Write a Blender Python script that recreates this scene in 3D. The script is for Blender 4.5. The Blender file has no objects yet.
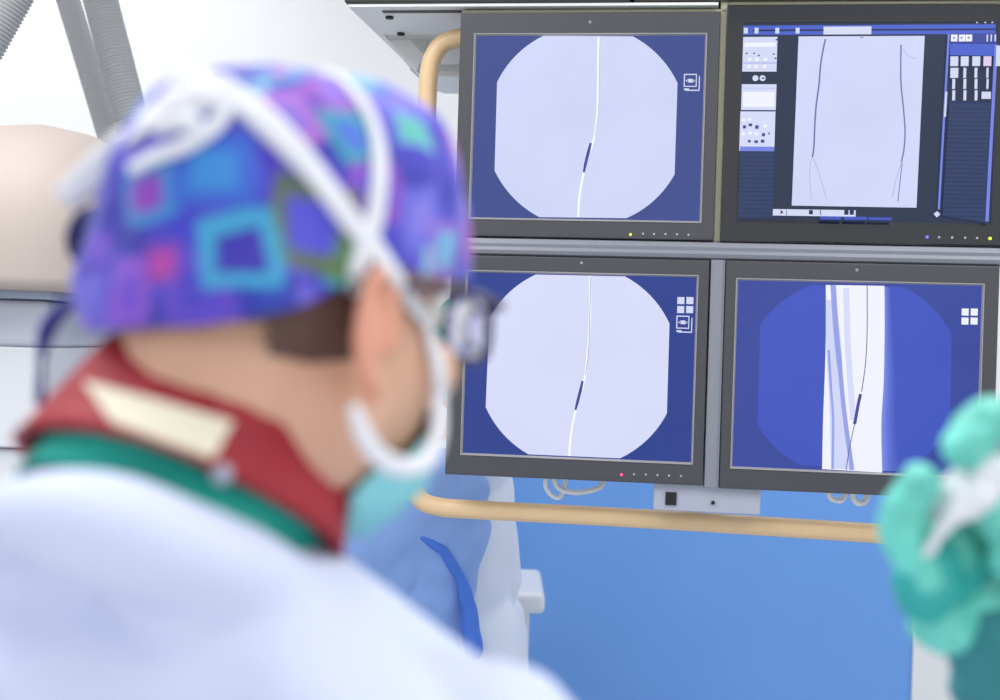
import bpy, bmesh, math, random
import numpy as np
from mathutils import Vector, Matrix, Euler, noise
from mathutils.bvhtree import BVHTree
random.seed(7)
SC = bpy.context.scene
COL = SC.collection
R = math.radians

# ------------------------------------------------------------ camera, world, lights
F = 50 / 36 * 1000
PITCH, ROLL, YAW = R(0.29), R(1.75), R(8.37)
CAM = Vector((0, 0, 1.6))
def _m0():
    cp, sp, cr, sr = math.cos(PITCH), math.sin(PITCH), math.cos(ROLL), math.sin(ROLL)
    return np.array([[cr, -sr, 0], [sr, cr, 0], [0, 0, 1]]) @ np.array([[1, 0, 0], [0, cp, -sp], [0, sp, cp]])
M0 = _m0()
def W(q):                                   # camera axes (right, down, forward) -> world direction
    l = M0.T @ np.array(q, float)
    return Vector((l[0], l[2], -l[1]))
def P(px, py, d):                           # the world point seen at (px, py), d metres along the lens axis
    return CAM + W(((px - 500) / F * d, (py - 350) / F * d, d))
cam = bpy.data.objects.new('camera', bpy.data.cameras.new('camera'))
COL.objects.link(cam)
cx, cy, cz = W((1, 0, 0)), -W((0, 1, 0)), -W((0, 0, 1))
cam.matrix_world = Matrix(((cx.x, cy.x, cz.x, CAM.x), (cx.y, cy.y, cz.y, CAM.y), (cx.z, cy.z, cz.z, CAM.z), (0, 0, 0, 1)))
cam.data.lens = 50; cam.data.sensor_width = 36; cam.data.clip_start = 0.05
cam.data.dof.use_dof = True; cam.data.dof.focus_distance = 2.3; cam.data.dof.aperture_fstop = 3.6
SC.camera = cam
SC.view_settings.view_transform = 'Standard'; SC.view_settings.look = 'None'
SC.view_settings.exposure = 0.0; SC.view_settings.gamma = 1; SC.view_settings.use_curve_mapping = False

world = bpy.data.worlds.new('world'); SC.world = world; world.use_nodes = True
bg = world.node_tree.nodes['Background']; bg.inputs[0].default_value = (0.93, 0.96, 1, 1); bg.inputs[1].default_value = 1.0
def area(name, loc, size, power, aim, col=(1, 1, 1)):
    l = bpy.data.lights.new(name, 'AREA'); l.shape = 'RECTANGLE'; l.size, l.size_y = size; l.energy = power; l.color = col
    o = bpy.data.objects.new(name, l); COL.objects.link(o); o.location = loc
    o.rotation_euler = (Vector(aim) - Vector(loc)).to_track_quat('-Z', 'Y').to_euler()
    return o
area('added_ceiling_fill', (-0.9, 1.2, 2.75), (1.2, 1.2), 24, (-0.9, 1.2, 0))  # unseen area lights, added overhead to brighten the room and foreground
area('added_ceiling_fill', (1.0, 0.9, 2.75), (1.2, 1.2), 20, (1.0, 0.9, 0))
area('added_ceiling_fill', (-1.3, 3.4, 2.75), (1.4, 1.0), 9, (-1.3, 3.9, 0))
area('added_ceiling_fill', (0.9, 3.0, 2.75), (1.4, 0.6), 14, (0.9, 3.2, 0))

# ------------------------------------------------------------ materials
def lin(c):
    return tuple(((v / 255) / 12.92 if v / 255 <= 0.04045 else ((v / 255 + 0.055) / 1.055) ** 2.4) for v in c)
def mat(name, rgb, rough=0.5, metal=0.0, bump=None, var=0.0, varscale=8, emit=None, strength=1.0, spec=0.5, sss=0.0, coat=0.0, sheen=0.0, attr=None):
    m = bpy.data.materials.new(name); m.use_nodes = True
    nt = m.node_tree; b = nt.nodes['Principled BSDF']
    c = lin(rgb)
    b.inputs['Base Color'].default_value = (*c, 1)
    b.inputs['Roughness'].default_value = rough; b.inputs['Metallic'].default_value = metal
    b.inputs['Specular IOR Level'].default_value = spec
    b.inputs['Coat Weight'].default_value = coat
    b.inputs['Sheen Weight'].default_value = sheen
    if sss:
        b.inputs['Subsurface Weight'].default_value = sss; b.inputs['Subsurface Radius'].default_value = (0.02, 0.01, 0.006)
        b.inputs['Subsurface Scale'].default_value = 0.5
    tc = nt.nodes.new('ShaderNodeTexCoord')
    if var:
        n = nt.nodes.new('ShaderNodeTexNoise'); n.inputs['Scale'].default_value = varscale; n.inputs['Detail'].default_value = 4
        nt.links.new(tc.outputs['Object'], n.inputs['Vector'])
        r = nt.nodes.new('ShaderNodeValToRGB'); r.color_ramp.elements[0].position = .3; r.color_ramp.elements[1].position = .7
        r.color_ramp.elements[0].color = (*[x * (1 - var) for x in c], 1); r.color_ramp.elements[1].color = (*[min(1, x * (1 + var)) for x in c], 1)
        nt.links.new(n.outputs['Fac'], r.inputs['Fac']); nt.links.new(r.outputs['Color'], b.inputs['Base Color'])
    if attr:
        a = nt.nodes.new('ShaderNodeVertexColor'); a.layer_name = attr
        nt.links.new(a.outputs['Color'], b.inputs['Base Color'])
    if bump:
        n = nt.nodes.new('ShaderNodeTexNoise'); n.inputs['Scale'].default_value = bump[0]; n.inputs['Detail'].default_value = 3
        nt.links.new(tc.outputs['Object'], n.inputs['Vector'])
        bp = nt.nodes.new('ShaderNodeBump'); bp.inputs['Strength'].default_value = bump[1]; bp.inputs['Distance'].default_value = bump[2]
        nt.links.new(n.outputs['Fac'], bp.inputs['Height']); nt.links.new(bp.outputs['Normal'], b.inputs['Normal'])
    if emit:
        e = lin(emit); b.inputs['Emission Color'].default_value = (*e, 1); b.inputs['Emission Strength'].default_value = strength
    return m
def screen_mat(name, rgb, var=0.03):
    m = mat(name, (4, 4, 6), 0.25, emit=rgb, spec=0.3)
    nt = m.node_tree; b = nt.nodes['Principled BSDF']
    n = nt.nodes.new('ShaderNodeTexNoise'); n.inputs['Scale'].default_value = 7
    tc = nt.nodes.new('ShaderNodeTexCoord'); nt.links.new(tc.outputs['Object'], n.inputs['Vector'])
    r = nt.nodes.new('ShaderNodeValToRGB'); c = lin(rgb)
    r.color_ramp.elements[0].position = .3; r.color_ramp.elements[1].position = .7
    r.color_ramp.elements[0].color = (*[x * (1 - var) for x in c], 1); r.color_ramp.elements[1].color = (*[x * (1 + var) for x in c], 1)
    nt.links.new(n.outputs['Fac'], r.inputs['Fac']); nt.links.new(r.outputs['Color'], b.inputs['Emission Color'])
    return m

M = dict(
    wall=mat('painted_wall', (247, 247, 247), 0.6, var=.015, varscale=1.5),
    ceil=mat('ceiling_paint', (244, 245, 246), 0.8),
    floor=mat('vinyl_floor', (206, 210, 214), 0.35, var=.06, varscale=6),
    trim=mat('white_trim', (235, 237, 240), 0.4),
    bluedoor=mat('blue_laminate', (112, 167, 240), 0.45, var=.03, varscale=2, bump=(3, .06, .02)),
    bezel=mat('dark_grey_plastic', (72, 72, 77), 0.42, bump=(900, .08, .001)),
    gloss=mat('glossy_black_plastic', (30, 32, 38), 0.12, coat=.4),
    lip=mat('bezel_edge', (165, 162, 162), 0.3),
    beam=mat('grey_metal', (140, 142, 152), 0.35),
    pale=mat('light_grey_metal', (178, 182, 198), 0.4, metal=.1),
    beige=mat('beige_metal', (192, 188, 160), 0.4),
    rail=mat('tan_rail_plastic', (243, 207, 160), 0.32, var=.04, varscale=9),
    black=mat('black_rubber', (22, 23, 28), 0.6),
    dark=mat('dark_carriage', (66, 64, 62), 0.5),
    dark2=mat('brown_grey_carriage', (96, 92, 84), 0.5),
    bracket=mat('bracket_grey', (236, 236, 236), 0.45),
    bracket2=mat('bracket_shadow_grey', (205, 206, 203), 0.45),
    cable=mat('white_cable', (244, 245, 247), 0.4),
    tube=mat('grey_conduit', (172, 173, 175), 0.45),
    dome=mat('warm_beige_housing', (186, 172, 164), 0.6, var=.01, varscale=3),
    housing=mat('white_grey_housing', (196, 199, 212), 0.4),
    column=mat('pale_column', (222, 223, 228), 0.45),
    seam=mat('grey_blue_seam', (160, 168, 188), 0.5),
    white=mat('white_plastic', (240, 241, 243), 0.35),
    skin=mat('skin', (226, 178, 150), 0.5, var=.05, varscale=18, sss=.12, bump=(220, .12, .001)),
    ear=mat('ear_skin', (236, 168, 142), 0.5, sss=.2),
    hair=mat('dark_hair', (96, 68, 60), 0.6, bump=(260, .6, .002)),
    cap=mat('printed_cap_cloth', (90, 80, 200), 0.85, bump=(140, .15, .001), attr='print', sheen=.2),
    capdark=mat('navy_cap_tie', (30, 32, 92), 0.8),
    capblue=mat('blue_violet_cap_tie', (58, 58, 140), 0.8),
    red=mat('dark_red_vinyl', (168, 34, 48), 0.62, var=.12, varscale=30, bump=(60, .2, .002)),
    cream=mat('cream_patch', (240, 232, 205), 0.6, bump=(120, .35, .002)),
    teal=mat('teal_cloth', (22, 160, 145), 0.8, var=.08, varscale=25, bump=(90, .3, .002)),
    gown=mat('pale_blue_gown', (217, 224, 250), 0.8, var=.03, varscale=6, bump=(40, .15, .002), sheen=.1),
    gown2=mat('pale_blue_gown_far', (222, 232, 252), 0.8, var=.02, varscale=6, bump=(30, .2, .002)),
    sleeve=mat('mid_blue_gown_cloth', (140, 174, 236), 0.8, var=.08, varscale=8, bump=(30, .2, .002)),
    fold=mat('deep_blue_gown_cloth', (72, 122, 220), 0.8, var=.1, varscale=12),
    strap=mat('white_mask_strap', (240, 240, 246), 0.8, bump=(200, .2, .001)),
    mask=mat('mint_mask_cloth', (140, 214, 222), 0.8, bump=(120, .2, .001)),
    frame=mat('dark_violet_glasses', (52, 34, 82), 0.25, coat=.4),
    glass=mat('lens', (246, 244, 255), 0.03),
    eye=mat('eye_white', (235, 232, 228), 0.2),
    iris=mat('brown_iris', (60, 38, 24), 0.2),
    glove=mat('mint_latex', (108, 210, 194), 0.4, var=.35, varscale=25, bump=(45, .5, .004), spec=.5),
    cuff=mat('teal_glove_cuff', (46, 176, 170), 0.45, var=.1, varscale=16, bump=(40, .5, .004)),
    darkteal=mat('dark_teal_sleeve', (60, 140, 146), 0.8, var=.12, varscale=16, bump=(40, .4, .003)),
    gauze=mat('white_gauze', (240, 240, 244), 0.9, bump=(150, .5, .002)),
    shoe=mat('white_clog', (225, 225, 228), 0.5),
    led_g=mat('green_led', (200, 230, 40), 0.4, emit=(205, 235, 50), strength=1.6),
    led_r=mat('red_led', (255, 60, 110), 0.4, emit=(255, 60, 110), strength=2.2),
    led_v=mat('violet_led', (110, 100, 220), 0.4, emit=(110, 100, 220), strength=1),
    icon=mat('printed_button_mark', (190, 190, 198), 0.5),
)
_g = M['glass'].node_tree.nodes['Principled BSDF']; _g.inputs['Transmission Weight'].default_value = 1; _g.inputs['Alpha'].default_value = 1

# ------------------------------------------------------------ mesh helpers
class MB:
    def __init__(s): s.v = []; s.f = []; s.m = []; s.mi = 0
    def vert(s, p): s.v.append(tuple(p)); return len(s.v) - 1
    def face(s, idx): s.f.append(tuple(idx)); s.m.append(s.mi)
    def poly(s, pts): s.face([s.vert(p) for p in pts])
    def box(s, a, b):
        x0, y0, z0 = a; x1, y1, z1 = b
        i = [s.vert(p) for p in ((x0, y0, z0), (x1, y0, z0), (x1, y1, z0), (x0, y1, z0), (x0, y0, z1), (x1, y0, z1), (x1, y1, z1), (x0, y1, z1))]
        for q in ((0, 3, 2, 1), (4, 5, 6, 7), (0, 1, 5, 4), (1, 2, 6, 5), (2, 3, 7, 6), (3, 0, 4, 7)): s.face([i[k] for k in q])
    def rings(s, rings, closed=True, caps=True):
        ids = [[s.vert(p) for p in r] for r in rings]
        n = len(ids[0])
        for a, b in zip(ids, ids[1:]):
            for k in range(n if closed else n - 1):
                s.face((a[k], a[(k + 1) % n], b[(k + 1) % n], b[k]))
        if caps and closed: s.face(ids[0][::-1]); s.face(ids[-1])
    def tube(s, pts, r, n=12, caps=True):
        pts = [Vector(p) for p in pts]
        if not hasattr(r, '__len__'): r = [r] * len(pts)
        up = None; rr = []
        for i, p in enumerate(pts):
            t = (pts[min(i + 1, len(pts) - 1)] - pts[max(i - 1, 0)]).normalized()
            if up is None: up = t.orthogonal().normalized()
            u = (up - t * up.dot(t)).normalized(); up = u; w = t.cross(u)
            rr.append([p + (u * math.cos(2 * math.pi * k / n) + w * math.sin(2 * math.pi * k / n)) * r[i] for k in range(n)])
        s.rings(rr, True, caps)
    def prism(s, pts, y0, y1):              # polygon in x,z pushed from y0 to y1
        a = [(x, y0, z) for x, z in pts]; b = [(x, y1, z) for x, z in pts]
        s.rings([a, b])
    def build(s, name, m, parent=None, smooth=False, bevel=0, seg=2):
        me = bpy.data.meshes.new(name); me.from_pydata(s.v, [], s.f)
        for x in (m if isinstance(m, (list, tuple)) else [m]): me.materials.append(x)
        me.polygons.foreach_set('material_index', s.m)
        bm = bmesh.new(); bm.from_mesh(me); bmesh.ops.recalc_face_normals(bm, faces=bm.faces)
        bm.to_mesh(me); bm.free()
        o = link(name, me, parent)
        if smooth: me.polygons.foreach_set('use_smooth', [True] * len(me.polygons))
        if bevel:
            md = o.modifiers.new('bevel', 'BEVEL'); md.width = bevel; md.segments = seg; md.limit_method = 'ANGLE'; md.angle_limit = R(35)
        return o
def link(name, me, parent=None):
    o = bpy.data.objects.new(name, me); COL.objects.link(o)
    if parent: o.parent = parent
    return o
def tag(o, label=None, cat=None, group=None, kind=None):
    if label: o['label'] = label
    if cat: o['category'] = cat
    if group: o['group'] = group
    if kind: o['kind'] = kind
    return o
def empty(name, loc, rz=0, **k):
    o = bpy.data.objects.new(name, None); COL.objects.link(o); o.location = loc; o.rotation_euler = (0, 0, rz); o.empty_display_size = .05
    return tag(o, **k)
def smoothpath(pts, n=8):                   # Catmull-Rom
    pts = [Vector(p) for p in pts]; q = [pts[0] * 2 - pts[1]] + pts + [pts[-1] * 2 - pts[-2]]; out = []
    for i in range(1, len(q) - 2):
        for k in range(n):
            t = k / n; a, b, c, d = q[i - 1:i + 3]
            out.append(.5 * ((2 * b) + (c - a) * t + (2 * a - 5 * b + 4 * c - d) * t * t + (3 * b - a - 3 * c + d) * t ** 3))
    return out + [pts[-1]]
def sst(a, b_, x): t = min(1, max(0, (x - a) / (b_ - a))); return t * t * (3 - 2 * t)
# prims for fused bodies, in world space
def ell(bm, c, r, rot=None, seg=24):
    mt = Matrix.Translation(Vector(c)) @ (rot.to_4x4() if rot is not None else Matrix()) @ Matrix.Diagonal((*r, 1))
    bmesh.ops.create_uvsphere(bm, u_segments=seg, v_segments=seg // 2 + 2, radius=1, matrix=mt)
def cap_(bm, a, b, ra, rb, n=20):           # tapered limb with round ends
    a, b = Vector(a), Vector(b); L = (b - a).length
    rot = (b - a).to_track_quat('Z', 'Y').to_matrix().to_4x4()
    mt = Matrix.Translation(a) @ rot
    rings = []
    for k in range(1, 5): t = math.pi / 2 * (1 - k / 4); rings.append((-ra * math.sin(t), ra * math.cos(t)))
    for k in range(0, 4): t = math.pi / 2 * (k / 4); rings.append((L + rb * math.sin(t), rb * math.cos(t)))
    vs = [[bm.verts.new(mt @ Vector((r * math.cos(2 * math.pi * j / n), r * math.sin(2 * math.pi * j / n), z))) for j in range(n)] for z, r in rings]
    for A, B in zip(vs, vs[1:]):
        for j in range(n): bm.faces.new((A[j], A[(j + 1) % n], B[(j + 1) % n], B[j]))
    p0 = bm.verts.new(mt @ Vector((0, 0, -ra))); p1 = bm.verts.new(mt @ Vector((0, 0, L + rb)))
    for j in range(n):
        bm.faces.new((p0, vs[0][(j + 1) % n], vs[0][j])); bm.faces.new((p1, vs[-1][j], vs[-1][(j + 1) % n]))
def chain(bm, pts, rs):
    for a, b, ra, rb in zip(pts, pts[1:], rs, rs[1:]): cap_(bm, a, b, ra, rb)
def fuse(name, bm, voxel, smooth, m, parent=None, inv=None, disp=None):
    me = bpy.data.meshes.new('tmp'); bm.to_mesh(me); bm.free()
    o = bpy.data.objects.new('tmp', me); COL.objects.link(o)
    md = o.modifiers.new('r', 'REMESH'); md.mode = 'VOXEL'; md.voxel_size = voxel
    if smooth: sm = o.modifiers.new('s', 'SMOOTH'); sm.iterations = smooth; sm.factor = .5
    dg = bpy.context.evaluated_depsgraph_get(); dg.update()
    out = bpy.data.meshes.new_from_object(o.evaluated_get(dg)); bpy.data.objects.remove(o); bpy.data.meshes.remove(me)
    if disp:
        nn = [v.normal.copy() for v in out.vertices]
        for v, n in zip(out.vertices, nn): v.co = v.co + n * disp(v.co, n)
    if inv is not None: out.transform(inv)
    out.name = name; out.materials.clear(); out.materials.append(m)
    out.polygons.foreach_set('use_smooth', [True] * len(out.polygons))
    return link(name, out, parent)
def invw(o): bpy.context.view_layer.update(); return o.matrix_world.inverted()
def wbm(*objs):                             # world-space BVH of some objects
    vs = []; fs = []
    for o in objs:
        k = len(vs); mw = o.matrix_world
        vs += [mw @ v.co for v in o.data.vertices]; fs += [[i + k for i in p.vertices] for p in o.data.polygons]
    return BVHTree.FromPolygons(vs, fs)
def hit(tree, px, py):
    d = (P(px, py, 1) - CAM).normalized()
    h = tree.ray_cast(CAM, d)
    return (h[0], h[1] if h[1].dot(d) < 0 else -h[1]) if h[0] is not None else (None, None)

# ------------------------------------------------------------ room
def struct(name, mb, m, parent=None, **k):
    o = mb.build(name, m, parent, **k)
    if not parent: o['kind'] = 'structure'
    return o
WY = 3.9
b = MB(); b.box((-3.2, -0.6, -.1), (3.2, WY + .1, 0)); struct('floor', b, M['floor'])
b = MB(); b.box((-3.2, -0.6, 2.8), (3.2, WY + .1, 2.9)); struct('ceiling', b, M['ceil'])
dx0, dx1, dh = (470 - 500) / F * WY, P(913.5, 660, WY).x, 2.1
b = MB(); b.box((-3.2, WY, 0), (dx0 - .0, WY + .1, 2.8)); b.box((dx1, WY, 0), (3.2, WY + .1, 2.8)); b.box((dx0, WY, dh), (dx1, WY + .1, 2.8)); struct('wall_back', b, M['wall'])
b = MB(); b.box((-3.3, -0.6, 0), (-3.2, WY + .1, 2.8)); struct('wall_left', b, M['wall'])
b = MB(); b.box((3.2, -0.6, 0), (3.3, WY + .1, 2.8)); struct('wall_right', b, M['wall'])
dr = MB(); dr.box((dx0, WY + .01, .004), (dx1, WY + .06, dh)); dr = struct('door_1', dr, M['bluedoor'], bevel=.003)
b = MB(); b.box((-3.2, WY - .015, 0), (dx0 - .06, WY, .1)); struct('baseboard_back', b, M['trim'], bevel=.003)
b = MB(); b.box((dx0 - .05, WY - .012, 0), (dx0, WY, dh + .05)); b.box((dx0, WY - .012, dh), (dx1, WY, dh + .05)); struct('trim_1', b, M['trim'], bevel=.003)
b = MB(); b.tube([(dx0 + .1, WY - .05, .95), (dx0 + .1, WY - .05, 1.35)], .012); b.box((dx0 + .09, WY - .05, .97), (dx0 + .11, WY + .01, .99)); b.box((dx0 + .09, WY - .05, 1.31), (dx0 + .11, WY + .01, 1.33)); b.build('door_handle', M['beam'], dr, smooth=True)

# ------------------------------------------------------------ monitor rack
O = P(500, 350, 2.3)
RACKM = Matrix.Translation(O) @ Matrix.Rotation(-YAW, 4, 'Z')
RI = RACKM.inverted()
def rp(px, py, y=0.0):                      # pixel -> rack-plane x, z at rack depth y
    a = RI @ CAM; d = (RI @ P(px, py, 1)) - a
    t = (y - a.y) / d.y; p = a + d * t
    return (p.x, p.z)
def rempty(name, x, z, **k):
    return empty(name, RACKM @ Vector((x, 0, z)), -YAW, **k)
rack = rempty('monitor_rack', .35, -.3, label='ceiling-hung grey frame holding the four screens, with a tan bumper rail', cat='monitor rack')
OX, OZ = .35, -.3
def roff(mb):                               # rack coordinates to the rack empty's own
    mb.v = [(x - OX, y, z - OZ) for x, y, z in mb.v]; return mb
XR = .82
b = MB()
prof = [(.0105, .157), (.004, .160), (.001, .166), (.003, .1715), (.001, .177), (.004, .185), (.012, .1875), (.05, .1875), (.05, .157)]
b.rings([[(x, y, z) for y, z in prof] for x in (-.0845, XR)]); roff(b).build('crossbeam', M['beam'], rack)
b = MB(); prof = [(.3395, .012), (.3415, .003), (.350, 0), (.3605, .002), (.3638, -.002), (.3645, .012), (.3645, .05), (.3395, .05)]
b.rings([[(x, y, z) for x, y in prof] for z in (-.2115, .157)]); roff(b).build('post', M['beam'], rack)
b = MB(); b.box((.3435, .012, .187), (.3555, .05, .6)); roff(b).build('post', M['beige'], rack, bevel=.002)['label'] = 'beige upper post'
b = MB(); b.box((-.084, .012, .5595), (.3555, .05, .566)); b.box((.3555, .012, .572), (XR, .05, .578)); roff(b).build('top_strip', M['beige'], rack, bevel=.002)
b = MB(); b.box((-.03, .1, -.18), (.01, .13, .58)); b.box((.32, .1, -.2), (.38, .13, .62)); b.box((.7, .1, -.18), (.74, .13, .58)); b.box((-.03, .1, -.02), (.74, .13, .02)); b.box((-.03, .1, .35), (.74, .13, .39)); b.box((.3405, .05, -.19), (.363, .1, .155)); b.box((.3435, .05, .19), (.355, .1, .56)); roff(b).build('back_frame', M['beam'], rack, bevel=.004)
# tan bumper rail, one closed loop of pipe behind the screens
ry = .075
def rr(px, py): x, z = rp(px, py, ry); return (x, ry, z)
A = rr(428, 110); B = rr(421, 330); top = rr(470, 36)
pth = [rr(700, 32), rr(560, 34), rr(478, 36), rr(459, 38), rr(444, 43), rr(434, 55), rr(429, 74), rr(427, 110), rr(421, 270), rr(414, 440), rr(411, 468), rr(413, 487), rr(422, 501), rr(440, 507), rr(470, 509.5), rr(650, 519), rr(885, 534), rr(1040, 545)]
b = MB(); b.tube(smoothpath(pth, 5), .0162, 20); roff(b).build('bumper_rail', M['rail'], rack, smooth=True)
# small connector box under the middle post
x0, z1 = rp(654, 486, .012); x1, z0 = rp(760, 515, .012); 
b = MB(); b.box((x0, .012, z0 - .0), (x1, .06, -.19)); cb = roff(b).build('connector_box', M['pale'], rack, bevel=.0015)
b = MB(); x, z = rp(671, 498.5, .012); b.box((x - .009, .009, z - .0105), (x + .009, .02, z + .0105)); roff(b).build('socket', M['black'], cb)
b = MB(); x, z = rp(713, 502.5, .012); b.tube([(x, .008, z), (x, .02, z)], .0032, 12); roff(b).build('screw', M['black'], cb)

def frame_ring(mb, outer, inner, ys):       # outer/inner: x0,x1,z0,z1 ; ys list of (t, y)
    rings = []
    for t, y in ys:
        c = [outer[i] + (inner[i] - outer[i]) * t for i in range(4)]
        rings.append([(c[0], y, c[2]), (c[1], y, c[2]), (c[1], y, c[3]), (c[0], y, c[3])])
    mb.rings(rings, True, False)
class Draw:                                 # flat artwork in a screen's own mesh
    def __init__(s, ox, oz): s.mb = MB(); s.mats = []; s.k = 0; s.ox, s.oz = ox, oz; s.y0 = .0042
    def m(s, material):
        if material not in s.mats: s.mats.append(material)
        s.mb.mi = s.mats.index(material); s.k += 1; s.y = s.y0 - s.k * .00012
    def lp(s, px, py): x, z = rp(px, py, s.y0); return (x - s.ox, s.y, z - s.oz)
    def poly(s, pts, material): s.m(material); s.mb.poly([s.lp(*p) for p in pts])
    def strip(s, pts, w, material):         # polyline in pixels, width in px
        s.m(material); n = len(pts); 
        ws = w if hasattr(w, '__len__') else [w] * n
        L = []; Rr = []
        for i in range(n):
            dx = pts[min(i + 1, n - 1)][0] - pts[max(i - 1, 0)][0]; dy = pts[min(i + 1, n - 1)][1] - pts[max(i - 1, 0)][1]
            l = math.hypot(dx, dy) or 1; nx, ny = -dy / l * ws[i] / 2, dx / l * ws[i] / 2
            L.append(s.mb.vert(s.lp(pts[i][0] + nx, pts[i][1] + ny))); Rr.append(s.mb.vert(s.lp(pts[i][0] - nx, pts[i][1] - ny)))
        for i in range(n - 1): s.mb.face((L[i], L[i + 1], Rr[i + 1], Rr[i]))
    def rect(s, x0, y0, x1, y1, material): 
        k = -.031; sl = lambda y: (y - 40) * .00011 - .004   # the lean and slope of the screen's own edges
        s.poly([(x0, y0), (x1, y0 + (x1 - x0) * sl(y0)), (x1 + k * (y1 - y0), y1 + (x1 - x0) * sl(y1)), (x0 + k * (y1 - y0), y1)], material)
def sp2(pts, n=6): return [(p.x, p.y) for p in smoothpath([(x, y, 0) for x, y in pts], n)]

SM = dict(
    bone=screen_mat('screen_bone', (150, 162, 232), .05),
    navy1=screen_mat('screen_navy', (62, 77, 142)), navy2=screen_mat('screen_deep_blue', (44, 64, 142)),
    pale1=screen_mat('screen_pale_lilac', (208, 214, 247), .03), pale2=screen_mat('screen_pale_lilac_warm', (214, 219, 248), .02),
    blue3=screen_mat('screen_royal_blue', (58, 74, 158)), blue4=screen_mat('screen_brighter_blue', (66, 86, 190)),
    white=screen_mat('screen_white', (240, 242, 255), .01), line=screen_mat('screen_white_line', (246, 250, 255), .01),
    stent=screen_mat('screen_stent_blue', (66, 74, 150)), shadow=screen_mat('screen_bone_lilac', (176, 186, 240), .03),
    shadow2=screen_mat('screen_bone_blue', (140, 152, 226), .03), slate=screen_mat('screen_slate', (42, 52, 76)),
    slate2=screen_mat('screen_slate_blue', (46, 62, 104)), bar=screen_mat('screen_toolbar_blue', (74, 98, 205)),
    bar2=screen_mat('screen_scroll_blue', (118, 132, 228)), tile=screen_mat('screen_tile', (212, 218, 246)),
    pink=screen_mat('screen_pink_tile', (224, 204, 236)), vessel=screen_mat('screen_vessel', (112, 112, 170)),
    vessel2=screen_mat('screen_faint_vessel', (180, 184, 222)), wire=screen_mat('screen_wire', (90, 86, 140)),
    glowr=screen_mat('screen_glow_blue', (100, 122, 225)),
    dk=screen_mat('screen_dark_mark', (38, 44, 84)), edge=mat('screen_gap', (20, 24, 40), .3))

def monitor(name, outer, inner, label, lowlip=True, housing='bezel', depth=.062):
    """outer, inner: x0, x1, z0, z1 on the rack plane"""
    ox, oz = (outer[0] + outer[1]) / 2, outer[2]
    e = rempty(name, ox, oz, label=label, cat='monitor', group='screens in the monitor rack')
    o = [outer[0] - ox, outer[1] - ox, outer[2] - oz, outer[3] - oz]; i = [inner[0] - ox, inner[1] - ox, inner[2] - oz, inner[3] - oz]
    m = M[housing]
    mb = MB(); lip = .0042
    il = [i[0] - lip, i[1] + lip, i[2] - lip, i[3] + lip]
    frame_ring(mb, o, il, [(0, .035), (0, .0025), (.03, .0004), (.08, 0), (1, 0), (1, .012)])
    # rear shell
    c = o; r0 = [(c[0], .035, c[2]), (c[1], .035, c[2]), (c[1], .035, c[3]), (c[0], .035, c[3])]
    s = .05; r1 = [(c[0] + s, depth, c[2] + s), (c[1] - s, depth, c[2] + s), (c[1] - s, depth, c[3] - s), (c[0] + s, depth, c[3] - s)]
    mb.rings([r0, r1], True, False); mb.poly(r1)
    mb.build('housing', m, e)
    if housing == 'bezel':
        mb = MB(); frame_ring(mb, il, i, [(0, .004), (.12, -.0012), (.45, -.0012), (1, .0045), (1, .01)]); mb.build('screen_trim', M['lip'], e, bevel=.0004)
    else:
        mb = MB(); frame_ring(mb, il, i, [(0, .0005), (1, .0012), (1, .01)]); mb.build('screen_trim', M['gloss'], e)
    return e, ox, oz
def marks(e, ox, oz, pts, material, r=.0016, name='button'):
    for px, py in pts:
        x, z = rp(px, py, 0); mb = MB()
        mb.tube([(x - ox, .001, z - oz), (x - ox, -.0012, z - oz)], r, 10); mb.build(name, material, e)
def base(d, inner, material):
    d.m(material); y = d.y
    x0, x1, z0, z1 = inner; x0 -= d.ox; x1 -= d.ox; z0 -= d.oz; z1 -= d.oz; g = .0008
    d.mb.poly([(x0 - g, y, z0 - g), (x1 + g, y, z0 - g), (x1 + g, y, z1 + g), (x0 - g, y, z1 + g)])
def octagon(pts, cxy, n=10):                # corners joined by arcs (p1->p2 arcs at the four cut corners)
    out = []
    for a, b_ in pts:
        r0 = math.hypot(a[0] - cxy[0], a[1] - cxy[1]); r1 = math.hypot(b_[0] - cxy[0], b_[1] - cxy[1])
        t0 = math.atan2(a[1] - cxy[1], a[0] - cxy[0]); t1 = math.atan2(b_[1] - cxy[1], b_[0] - cxy[0])
        if t1 < t0: t1 += 2 * math.pi
        for k in range(n + 1):
            t = t0 + (t1 - t0) * k / n; r = r0 + (r1 - r0) * k / n; out.append((cxy[0] + r * math.cos(t), cxy[1] + r * math.sin(t)))
    return out
def eye_icon(d, x, y, m1, m2):              # framed eye symbol, about 16 px
    d.rect(x - 1 + 3, y + 2, x + 16, y + 17, m1); d.rect(x + 1, y + 1, x + 15, y + 15.8, m2)
    d.rect(x, y, x + 13, y + 13, m1); d.rect(x + 1.1, y + 1.1, x + 12, y + 12, m2)
    d.poly([(x + 1.5, y + 6.8), (x + 4.5, y + 5.0), (x + 8.2, y + 5.0), (x + 11.4, y + 6.9), (x + 8.2, y + 8.8), (x + 4.5, y + 8.6)], m1)
    d.poly([(x + 3.2, y + 6.2), (x + 4.4, y + 6.2), (x + 4.4, y + 7.4), (x + 3.2, y + 7.4)], m2); d.poly([(x + 8.6, y + 6.2), (x + 9.6, y + 6.2), (x + 9.6, y + 7.4), (x + 8.6, y + 7.4)], m2)
    d.rect(x, y + 14.6, x + 5, y + 16.4, m1)
def four(d, x, y, m):
    for i in range(2):
        for j in range(2): d.rect(x + i * 9 - j * .2, y + j * 9, x + i * 9 + 7 - j * .2, y + j * 9 + 7, m)

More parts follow.
